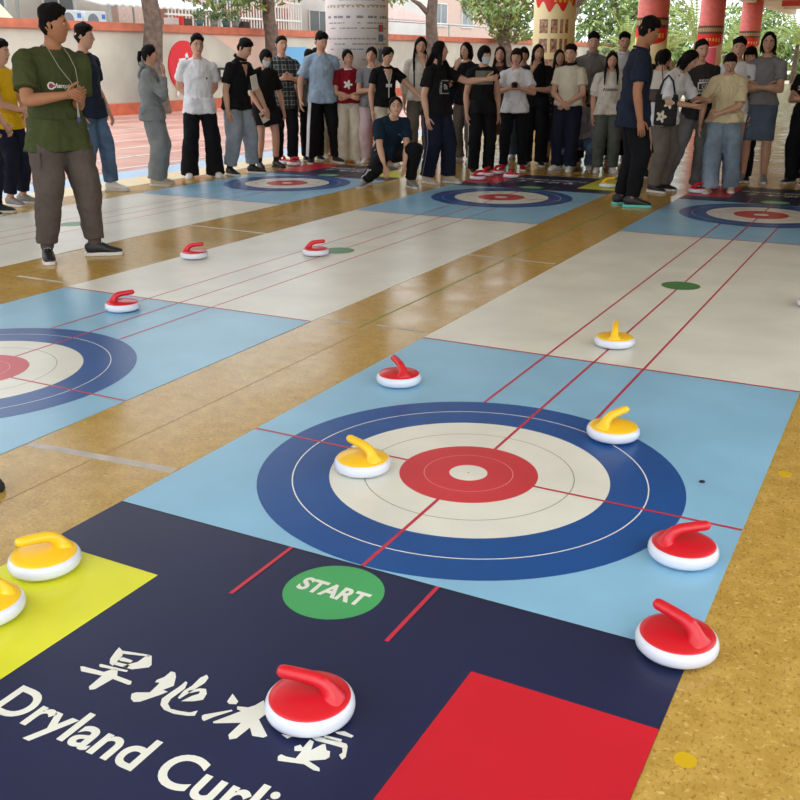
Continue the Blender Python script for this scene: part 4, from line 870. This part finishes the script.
M_dk = mat('dark_photo', (58,40,36), .4); M_redp2 = mat('festive_red', (222,40,36), .5); M_pinkp = mat('pink_poster', (236,110,128), .5); M_tan = mat('tan_band', (196,170,120), .6)
PILLARS = []
for i, py in enumerate((1.6, 10.8, 19.95, 29.1, 38.3, 47.5)):
    lab = ['round pillar left of the frame beside the left aisle','thick white pillar wrapped in printed text posters, nearest behind the crowd','cream pillar wrapped in a photo poster under a red swag banner',
      'red pillar with patterned band just behind the tall navy-shirted man','red pillar with pink poster, second from right among the red ones','farthest red pillar with cream photo poster'][i]
    root = empty('round_pillar', (PX, py, 0), 0, lab, 'pillar', 'colonnade pillars along the court edge')
    cyl(PR, 0, PTOP).build('shaft', M_redpaint, root, True)
    cyl(PR+.012, 0, .95).build('tiled_base', M_mos, root, True)
    a = camdir(PX, py)
    if i in (0, 1):
        cyl(PR+.015, 1.2, 3.9).build('poster_wrap', M_poster, root, True)
        t = MB(); R0 = PR+.018
        for blk, (z0, n_) in enumerate(((3.05, 12), (2.05, 9))): 
            for k in range(n_):
                z = z0-k*.075
                if k in (3, 7): continue
                x = -1.15
                while x < .95:
                    wd = random.uniform(.04, .22)
                    if random.random() < .72: arc_patch(t, R0, a-x-wd, a-x, z, z+(.015 if k else .034))
                    x += wd+.03
        t.build('printed_text', M_ink, root)
        t = MB(); arc_patch(t, R0, a-.45, a+.35, 2.62, 2.72); arc_patch(t, R0, a-.3, a+.2, 2.50, 2.54); t.build('red_script', mat('pale_red_ink',(206,128,110),.6), root)
        t = MB()
        for k in range(-14, 14, 2): arc_patch(t, R0+.002, a+k*.08, a+(k+1)*.08, 2.20, 2.235)
        t.build('gold_border', M_tan, root)
        t = MB()
        for k, c in enumerate((1.5,1.72,1.42,1.86)): arc_patch(t, R0+.002, a+.72, a+.95, c, c+.10)
        t.build('photo_strip', mat('blue_red_photo',(110,140,170),.5), root)
        t = MB(); arc_patch(t, R0+.003, a+.75, a+.86, 1.86, 1.96); t.build('red_sticker', M_redp2, root)
    elif i == 2:
        cyl(PR+.015, .4, 4.2).build('poster_wrap', M_cream, root, True)
        t = MB(); R0 = PR+.02
        n_ = 30; vs = []
        for k in range(n_+1): q = a-1.4+2.8*k/n_; z = 2.78-.22*math.sin(PI*k/n_)+.1*math.sin(k*.9); vs += [(R0*math.cos(q),R0*math.sin(q),z),(R0*math.cos(q),R0*math.sin(q),3.4)]
        t.add(vs, [(2*k,2*k+2,2*k+3,2*k+1) for k in range(n_)]); t.build('red_swag', M_redp2, root)
        t = MB()
        for k in range(5): q = a-.05+k*.22; arc_patch(t, R0+.004, q, q+.12, 2.68, 2.80)
        t.build('gold_characters', M_gold, root)
        t = MB()
        for z in (2.02, 1.60):
            for q0, q1 in ((-.75,-.30),(-.15,.16),(.28,.42),(.54,.70)): arc_patch(t, R0, a+q0, a+q1, z, z+.30)
        arc_patch(t, R0, a-.75, a+.05, .80, 1.45)
        for q0, q1 in ((.14,.40),(.5,.75)):
            for z in (1.25,1.0,.8): arc_patch(t, R0, a+q0, a+q1, z, z+.16)
        t.build('photographs', mat('photo_brown',(84,58,50),.4,var_col=(196,150,120),vscale=14), root)
    else:
        t = MB(); arc_patch(t, PR+.02, a-1.5, a+1.5, 2.36, 2.66); t.build('patterned_band', mat('brown_band',(92,64,48),.5), root)
        t = MB()
        for k in range(-9, 10): q = a+k*.15; arc_patch(t, PR+.026, q-.045, q+.045, 2.44, 2.58)
        t.build('band_medallions', M_tan, root)
        cyl(PR+.016, 1.0, 2.36).build('poster_wrap', M_cream if i != 4 else mat('blush_poster',(246,214,200),.5), root, True)
        t = MB(); R0 = PR+.02; n_ = 30; vs = []
        for k in range(n_+1): q = a-1.5+3.0*k/n_; z = 2.12-.24*math.sin(PI*k/n_); vs += [(R0*math.cos(q),R0*math.sin(q),z),(R0*math.cos(q),R0*math.sin(q),2.36)]
        t.add(vs, [(2*k,2*k+2,2*k+3,2*k+1) for k in range(n_)]); t.build('red_swag', M_redp2, root)
        t = MB()
        for k in range(-3, 4): q = a+k*.25; arc_patch(t, R0+.004, q-.07, q+.07, 2.05-.02*abs(k)+.06, 2.20)
        t.build('gold_characters', M_gold, root)
        if i == 4:
            t = MB(); arc_patch(t, R0, a-1.0, a+.6, 1.2, 1.85); t.build('pink_sheet', M_pinkp, root)
        elif i == 5:
            t = MB()
            for z in (1.5,1.15,1.8):
                for q in (-.8,-.35,.1,.5): arc_patch(t, R0, a+q, a+q+.25, z, z+.22)
            t.build('photographs', mat('photo_brown',(84,58,50),.4), root)
        else:
            t = MB(); arc_patch(t, R0, a-1.2, a-.75, 1.3, 2.1); t.build('yellow_sheet', M_gold, root)
# roof: slab carried by the colonnade, beams across
M_ceil = mat('white_soffit', (226,222,214), .8)
struct(flat('ceiling', rect(-7.5, ROOFY, ROOFX, 62), 4.3, 4.5, M_ceil))
beams = MB()
for k, y in enumerate((10.8, 19.95, 29.1, 38.3, 47.5, 56.5)):
    beams.box(((ROOFX-7.5)/2, y, 4.14), (ROOFX+7.5-.2, .35, .34))
beams.box((-6.8, (ROOFY+62)/2, 4.1), (.4, 62-ROOFY, .42)); struct(beams.build('trim_3', M_ceil))
struct(flat('added_shade_wall', rect(3.2, 4.0, 3.4, 46), 0, 4.3, mat('shade_wall_plaster', (196,186,170), .85, var=.06)))  # unseen wall, added to keep right-hand light off the far crowd and floor
struct(MB().box((-3.2, 47.4, 3.86), (4.6, .12, .28)).build('trim_4', mat('red_beam_paint', (214,70,60), .5)))

# ------------------------------------------------------------------ court wall and what hangs on it
WX = -18.8
M_wall = mat('grey_cream_plaster', (204,204,188), .85, bump=.2, bscale=8, var=.10, vscale=.8)
struct(flat('wall_left', rect(WX-.25, -9, WX, 75), -.1, 2.2, M_wall))
struct(MB().box((WX-.12, 33, 2.3), (.42, 84, .21)).build('trim_5', mat('orange_coping', (208,122,92), .7, var=.12, vscale=3)))
struct(MB().box((WX+.16, 33, .14), (.34, 84, .30)).build('trim_6', mat('orange_kerb_tiles', (208,106,78), .6, var=.12, vscale=4)))
mb = MB(); mb.add([(WX+.004,22.3,2.18),(WX+.004,26.0,2.18),(WX+.004,26.0,.9),(WX+.004,24.9,1.05)], [(0,1,2,3)]); mb.build('mural_pink', mat('pink_mural_paint',(224,196,176),.8)); tag(bpy.data.objects['mural_pink'], 'pale pink painted triangle on the court wall behind the black-shirted man', 'mural')
bpy.data.objects['mural_pink'].name = 'wall_mural'
mb = MB(); mb.prism([(25.6,.6),(27.6,.6),(27.6,1.85),(25.6,1.85)], 0, .03, 0, Matrix(((0,0,1,WX),(1,0,0,0),(0,1,0,0),(0,0,0,1)))); o = mb.build('wall_poster', mat('sky_blue_poster',(110,178,222),.6)); tag(o, 'blue poster on the court wall behind the plaid-shirted person', 'poster')
T = Matrix(((0,0,1,WX),(1,0,0,0),(0,1,0,0),(0,0,0,1)))     # (y, z, out) -> world
root = empty('round_wall_sign', (WX, 20.9, 1.24), 0, 'big red oval sign with a white figure on the court wall', 'sign')
TL = Matrix(((0,0,1,0),(1,0,0,0),(0,1,0,0),(0,0,0,1)))
MB().prism([(.74*math.cos(2*PI*k/64), .74*math.sin(2*PI*k/64)) for k in range(64)], 0, .05, 0, TL).build('sign_disc', mat('sign_red',(214,40,52),.5), root)
fg = MB()   # stylised figure: head, arms, leg strokes
for poly in ([(-.30,.22),(.10,.26),(.12,.20),(-.28,.15)], [(.0,.34),(.10,.40),(.16,.2),(.62,.30),(.62,.24),(.18,.10),(.10,.0),(.04,.14)], [(.05,.1),(.18,.1),(.30,-.30),(.22,-.55),(.14,-.30)], [(.05,.08),(.0,-.12),(-.45,-.70),(-.36,-.46),(-.08,-.05)], [(-.35,-.5),(-.20,-.42),(-.45,-.85),(-.52,-.80)]):
    fg.prism(poly, .05, .06, 0, TL)
fg.build('figure_emblem', mat('sign_white',(236,232,228),.5), root)
o = bevel(MB().box((WX+.08, 22.55, 1.02), (.16, .42, .36)).build('junction_box', mat('box_black',(40,40,40),.5)), .02); tag(o, 'small black box on the court wall right of the red oval sign', 'box')
o = MB().box((WX+.17,22.55,1.03), (.02,.26,.2)).build('junction_box_face', mat('box_face',(190,186,176),.5), None); o.parent = bpy.data.objects['junction_box']

# ------------------------------------------------------------------ trees
M_bark = mat('tree_bark', (114,98,86), .95, bump=.9, bscale=14, var=.25, vscale=6)
M_leafs = [mat('leaf_green', (140,168,88), .6, var=.3, vscale=1.5), mat('leaf_bright', (178,200,116), .6, var=.2, vscale=1.5), mat('leaf_dark', (98,130,74), .6, var=.3, vscale=1.5)]
def leaves(mb, c, r, n, size, rnd):
    for _ in range(n):
        while True:
            p = V((rnd.uniform(-1,1), rnd.uniform(-1,1), rnd.uniform(-1,1)))
            if .25 < p.length < 1: break
        p = V(c)+V((p.x*r[0], p.y*r[1], p.z*r[2])); s = size*rnd.uniform(.6,1.3)
        R = Matrix.Rotation(rnd.uniform(0,6.28),3,'Z') @ Matrix.Rotation(rnd.uniform(-1.1,1.1),3,'X') @ Matrix.Rotation(rnd.uniform(-1,1),3,'Y')
        q = [p+R@V(v) for v in ((0,-s,0),(s*.38,-.15*s,.06*s),(0,s,0),(-s*.38,-.15*s,.06*s))]
        mb.add(q, [(0,1,2,3)], 0 if rnd.random() < .6 else (1 if rnd.random() < .5 else 2))
def tree(x, y, h, r, label, blobs, seed, lean=(0,0), size=.16, base=0, wiggle=.1):
    rnd = random.Random(seed); root = empty('tree', (x,y,base), 0, label, 'tree', 'trees along the court wall')
    t = MB(); pts = []; n = 7
    for i in range(n+1): k = i/n; pts.append((lean[0]*k+wiggle*math.sin(i*1.7+seed), lean[1]*k+wiggle*math.cos(i*1.3+seed), h*k))
    t.tube(pts, [r*(1.25-.55*i/n) for i in range(n+1)], 14)
    for k in range(5):
        a = rnd.uniform(0,6.28); L = rnd.uniform(1.0,2.0); p = V(pts[-1-(k%3)]); t.tube([p, p+V((math.cos(a)*L*.5, math.sin(a)*L*.5, L*.45)), p+V((math.cos(a)*L, math.sin(a)*L, L*.7))], [r*.5, r*.35, r*.12], 8)
    t.build('trunk', M_bark, root, True)
    f = MB()
    for c, rr, n_ in blobs: leaves(f, c, rr, n_, size, rnd)
    f.build('foliage', M_leafs, root)
tree(-18.2, 18.9, 4.2, .27, 'thick tree trunk behind the woman in the grey tracksuit', [((0,-1,5.2),(2.2,2.5,1.2),500)], 1, wiggle=.05)
tree(-18.2, 24.6, 3.9, .24, 'tree with leafy low branches behind the leaning black-shirted man', [((-.2,-2.0,3.55),(.9,2.6,.75),900),((-.5,.8,3.75),(1,2.0,.6),420),((0,0,5),(2.4,2.8,1),400)], 2, wiggle=.04, size=.15)
tree(-18.0, 36.2, 4.4, .27, 'bare pale trunk just right of the text-wrapped pillar', [((0,-3.6,4.2),(1,1.8,.8),260),((0,0,6),(2,3,1),300)], 3, wiggle=.04)
tree(-18.0, 44.5, 4.4, .30, 'bushy tree over the wall left of the cream photo pillar', [((0,-.5,4.0),(1.5,4.2,1.2),1300),((0,.5,2.8),(1,1.5,.7),300)], 4, wiggle=.12, size=.2)
tree(-17.2, 48.2, 4.6, .30, 'crooked bare trunk leaning right beside the cream photo pillar', [((0,2,6),(1.5,3,1),200)], 5, lean=(1.3,1.0), wiggle=.14)
for i, (x, y, h, r, lab, sd) in enumerate(((-18.5,66,5,.26,'branching green tree between the cream photo pillar and tall man',6),(-21,86,6,.3,'second green tree left of the tall navy-shirted man, thin forked trunk',7),(-14,95,5.5,.22,'slim trunk and foliage next to the first red pillar',8))):
    tree(x, y, h, r, lab, [((0,0,4.6),(3.4,4.5,2.0),1300),((0,-2,2.4),(3,4,1.6),700)], sd, wiggle=.3, size=.3)
# palms
def palm(x, y, label, seed, n=26, L=2.6, h0=1.6):
    rnd = random.Random(seed); root = empty('palm', (x,y,-.1), 0, label, 'palm', 'palms beyond the hall')
    MB().tube([(0,0,0),(.05,.05,h0)], [.16,.12], 10).build('trunk', M_bark, root, True)
    f = MB()
    for k in range(n):
        a = rnd.uniform(0,6.28); el = rnd.uniform(.5,1.45); l = L*rnd.uniform(.7,1.1); prev = None
        d = V((math.cos(a)*math.cos(el), math.sin(a)*math.cos(el), math.sin(el))); p = V((0,0,h0)); sd = V((-math.sin(a), math.cos(a), 0)); pts = [p]
        for s in range(9): p = p+d*l/9; d = (d+V((0,0,-.16))).normalized(); pts.append(p)
        f.tube(pts, [.02]*9+[.006], 5)
        for j in range(1, 10):
            for s in (-1, 1):
                for q in (0, .5):
                    b = pts[j] if q == 0 or j == 9 else pts[j].lerp(pts[j+1] if j+1 < len(pts) else pts[j], q); ln = .55*(1-abs(j-4.5)/7)
                    tdir = (pts[j]-pts[j-1]).normalized(); e = b+sd*s*ln*.7+tdir*ln*.5+V((0,0,-.25*ln)); f.add([b, b+tdir*.05, e], [(0,1,2)], rnd.choice((0,1)))
    f.build('fronds', [M_leafs[1], mat('palm_pale',(176,194,130),.6)], root)
for x, y, lab, sd in ((-12.5,55,'palm with drooping fronds between the first two red pillars',1),(-9.8,50,'tall pale palm left of the pink-poster pillar',2),(-8.6,58,'palm between the two right-hand red pillars',3),(-11.2,66,'palm further back behind the first red pillar',4),(-6.6,64,'palm showing at right of the last red pillar',5),(-15.5,58,'palm at foot of green trees left of the tall man',6)):
    palm(x, y, lab, sd, L=3.0, h0=1.5+.4*(sd%3))
def shrub(x, y, z, r, n, label, seed, size=.1, cat='shrub', group=None, mats=None):
    f = MB(); leaves(f, (0,0,0), r, n, size, random.Random(seed)); o = f.build('shrub', mats or M_leafs, loc=(x,y,z)); tag(o, label, cat, group)
shrub(-19.4,52,2.5,(.5,1.0,.45),260,'small bright green bush poking over the wall left of masked short-haired woman',21,.16)
shrub(-20,90,1.4,(6,9,2.2),1600,'dense green hedge beyond the wall behind the grey-shirted man',22,.5)
shrub(-9,80,1.4,(5,4,2.4),1400,'green hedge at the far end behind red pillars',23,.45)
# plants, tiles and clutter on top of the wall
rnd = random.Random(5)
for k, (y, lab) in enumerate(((21.9,'leafy pot plant on the wall coping above the white-shirted man, leftmost of four'),(22.6,'leafy pot plant on the wall coping, second from left of four'),(23.2,'leafy pot plant on the wall coping, third from left of four'),(23.7,'leafy pot plant on the wall coping, rightmost of four'))):
    root = empty('potted_plant', (WX-.12, y, 2.405), 0, lab, 'potted plant', 'pot plants on the wall coping')
    MB().lathe([(.09,0),(.13,.18),(.12,.18),(.08,.02)], 20).build('pot', mat('pot_grey',(150,150,146),.7) if k % 2 else mat('pot_teal',(70,120,120),.6), root, True)
    f = MB(); leaves(f, (0,0,.33), (.20,.24,.20), 150, .07, rnd); f.build('foliage', [mat('pale_leaf',(150,180,140),.6), M_leafs[1], M_leafs[2]], root)
for k, (y, c, lab) in enumerate(((20.6,(196,188,180),'pale bundle on the coping right of first trunk'),(21.2,(92,72,64),'dark crate on the coping left of the pot plants'),(20.95,(214,60,60),'small red cloth on the coping left of pot plants'),(24.1,(70,66,66),'dark box on the coping right of the pot plants'))):
    o = bevel(MB().box((0,0,.10), (.3,.34 if k != 2 else .12,.2 if k != 2 else .3)).build('coping_box', mat('clutter_%d' % k, c, .8), loc=(WX-.12, y, 2.405)), .02); tag(o, lab, 'box')

# ------------------------------------------------------------------ buildings and yards beyond the wall
def build_house(name, loc, dims, wallm, label, roofm=None, wins=(), grille=False, roof_over=.4, awn=None):
    root = empty(name, loc, 0, label, 'building', 'houses beyond the court wall')
    dx, dy, dz = dims
    MB().box((0,0,dz/2), dims).build('house_wall', wallm, root)
    MB().box((0,0,dz+.1), (dx+roof_over, dy+roof_over, .2)).build('roof', roofm or M_ceil, root)
    for (y, z, w_, h_) in wins:
        o = MB().box((dx/2+.01, y, z), (.08, w_, h_)).build('window', mat('window_dark',(120,128,134),.2), root)
        fr = MB()
        for a_, b_, c_, d_ in ((0,h_/2,w_,.08),(0,-h_/2,w_,.08),(w_/2,0,.08,h_),(-w_/2,0,.08,h_),(0,0,.05,h_)): fr.box((dx/2+.06, y+a_, z+b_), (.06, c_, d_))
        fr.build('window_frame', mat('frame_white',(226,224,220),.5), o)
    return root
M_pale = mat('pale_house_plaster', (224,220,214), .85, var=.06, vscale=.5); M_pinkw = mat('pinkish_tile_wall', (218,190,176), .8, var=.08); M_pt = mat('pink_roof_tiles', (214,176,166), .8, bump=.5, bscale=20, var=.12, vscale=6)
build_house('house', (-30,20,0), (8,11,7), M_pale, 'pale house above the wall behind the navy T-shirt man and first trunk', wins=((-3,3.6,1.4,1.2),(0,3.6,1.4,1.2),(3,3.6,1.4,1.2)))
build_house('house', (-31,33,0), (8,12,7), M_pinkw, 'pinkish house with barred balcony left of the text-wrapped pillar', wins=((-3.4,3.7,1.6,1.3),(0.4,3.7,1.6,1.3),(3.8,3.7,1.4,1.3)))
build_house('house', (-34,51,0), (8,18,6.5), M_pale, 'white low building above the wall right of the text-wrapped pillar', wins=((-5,3.4,2,1.2),(0,3.4,2,1.2)))
build_house('house', (-38,74,0), (10,22,9), M_pinkw, 'tiled house with windows seen left of the cream photo pillar', wins=((-6,4.6,2.2,1.6),(-1,4.6,2.2,1.6),(4,4.6,2.2,1.6)))
# barred balcony
root = empty('balcony_grille', (-24.6, 31.5, 0), 0, 'white barred fence on a balcony above the wall, left of the text pillar', 'railing')
mb = MB()
for k in range(46): mb.box((0,-4.4+k*.2,3.05), (.04,.035,1.5))
mb.build('bars', mat('bar_white',(222,220,214),.5), root)
mb = MB()
for z in (2.45,3.05,3.78): mb.box((0,0,z), (.07,9.2,.07))
mb.build('rails', mat('bar_white',(222,220,214),.5), root)
o = MB().box((-.6,0,2.9), (.08,9.0,1.4)).build('backing_panel', mat('rust_panel',(164,112,92),.8,var=.3,vscale=3), root); MB().box((-.3,0,2.2), (.7,9.2,.3)).build('balcony_slab', M_pale, root)
for y in (-4.4, 4.4): MB().box((-.3,y,1.05), (.3,.3,2.1)).build('post', M_pale, root)
# sloping tiled awnings
def awning(name, y0, y1, x0, z0, x1, z1, m, label, ribs=0, posts=True):
    root = empty(name, ((x0+x1)/2, (y0+y1)/2, 0), 0, label, 'awning'); cx, cy = (x0+x1)/2, (y0+y1)/2
    mb = MB(); n = max(2, int((y1-y0)/.16)) if ribs else 2
    vs = []; 
    for i in range(n+1):
        y = y0+(y1-y0)*i/n-cy; b = ribs*(i % 2)
        vs += [(x0-cx,y,z0+b),(x1-cx,y,z1+b),(x1-cx,y,z1+b-.05),(x0-cx,y,z0+b-.05)]
    fs = []
    for i in range(n):
        a = 4*i; fs += [(a,a+4,a+5,a+1),(a+1,a+5,a+6,a+2),(a+2,a+6,a+7,a+3),(a+3,a+7,a+4,a)]
    fs += [(0,1,2,3),(4*n+3,4*n+2,4*n+1,4*n)]
    mb.add(vs, fs).build('awning_sheet', m, root)
    if posts:
        for y in (y0+.2, y1-.2): 
            MB().tube([(x0-cx, y-cy, 0), (x0-cx, y-cy, z0-.04)], [.045,.045], 8).build('post', mat('galvanised_post',(170,172,172),.4), root)
            MB().tube([(x1-cx, y-cy, 0), (x1-cx, y-cy, z1-.04)], [.045,.045], 8).build('post', mat('galvanised_post',(170,172,172),.4), root)
awning('tarp_awning', 8, 15.5, -19.7, 2.42, -22.5, 4.8, mat('beige_tarpaulin',(222,214,180),.7,bump=.3,bscale=2,var=.06), 'beige tarpaulin awning above the wall at the top left corner')
awning('sheet_awning', 16.0, 19.6, -21.5, 3.3, -25.0, 3.9, mat('white_sheet_metal',(232,232,230),.4), 'white sheet metal awning behind the head of the navy T-shirt man', .04)
awning('sheet_awning', 20.6, 26.4, -21.5, 3.05, -25.5, 3.9, mat('white_sheet_metal',(232,232,230),.4), 'white corrugated awning above pot plants on the wall', .04)
awning('tiled_awning', 39.4, 46.8, -23, 3.3, -28.5, 5.2, M_pt, 'pale pinkish tiled awning over the wall right of the text-wrapped pillar', .05)
awning('sheet_awning', 47.2, 70, -22.5, 3.2, -27, 3.5, mat('grey_sheet_metal',(196,196,194),.4), 'long low grey awning behind the bushy tree over the wall', .04)
def ac(y, z, label):
    root = empty('air_conditioner', (-20.6, y, z), 0, label, 'air conditioner', 'air conditioning units above the wall')
    bevel(MB().box((0,0,.28), (.34,.82,.56)).build('casing', mat('ac_white',(226,228,230),.4), root), .02)
    f = MB().lathe([(.21,0),(.21,.02),(.03,.03)], 32); f.v = [(z_+.17, x_-.12, y_+.28) for x_, y_, z_ in f.v]; f.build('fan_grille', mat('ac_grey',(130,136,140),.5), root)
    MB().box((.172,.3,.42), (.01,.14,.12)).build('blue_sticker', mat('blue_sticker',(70,140,220),.5), root)
    MB().box((0,0,-z/2), (.3,.6,z)).build('stand', mat('galvanised_post',(170,172,172),.4), root)
ac(18.15, 2.2, 'air conditioner left of the two above the wall near the olive-shirted man'); ac(19.1, 2.2, 'air conditioner right of the two, beside the first tree trunk')
# far right block with lattice window, square red column
root = empty('far_building', (1.5, 68, 0), 0, 'distant pale building with a brown lattice window at the top right', 'building')
MB().box((2.4,3,3), (10,6,6)).build('building_wall', mat('cream_far_wall',(226,208,186),.8,var=.06), root)
def lattice(cx, w_, z0, h_, y):
    o = MB().box((cx,y,z0+h_/2), (w_,.06,h_)).build('window', mat('window_grey_glass',(170,180,186),.2), root)
    g = MB()
    for k in range(8): g.box((cx-w_/2+w_*k/7, y-.05, z0+h_/2), (.10,.06,h_))
    for k in range(5): g.box((cx, y-.05, z0+h_*k/4), (w_,.06,.12))
    g.build('window_lattice', mat('brown_lattice',(104,76,62),.6), o)
lattice(-.3, 4.2, 2.2, 1.55, -.03)
MB().box((1.6,-.05,1.1), (3.4,.05,1.3)).build('mural', mat('orange_mural',(226,150,120),.7,var_col=(238,226,206),vscale=1.2), root)
o = empty('square_column', (-4.25, 57, 0), 0, 'square red column with a small lamp beside the lattice window', 'column')
MB().box((0,0,2.15), (.85,.85,4.3)).build('shaft', M_redpaint, o); MB().box((.0,-.46,3.05), (.38,.1,.36)).build('lamp_box', mat('lamp_box_white',(220,218,212),.5), o)
o = MB().box((-30,60,.6), (1,1,.1)).build('tmp', M_pale); bpy.data.objects.remove(o)
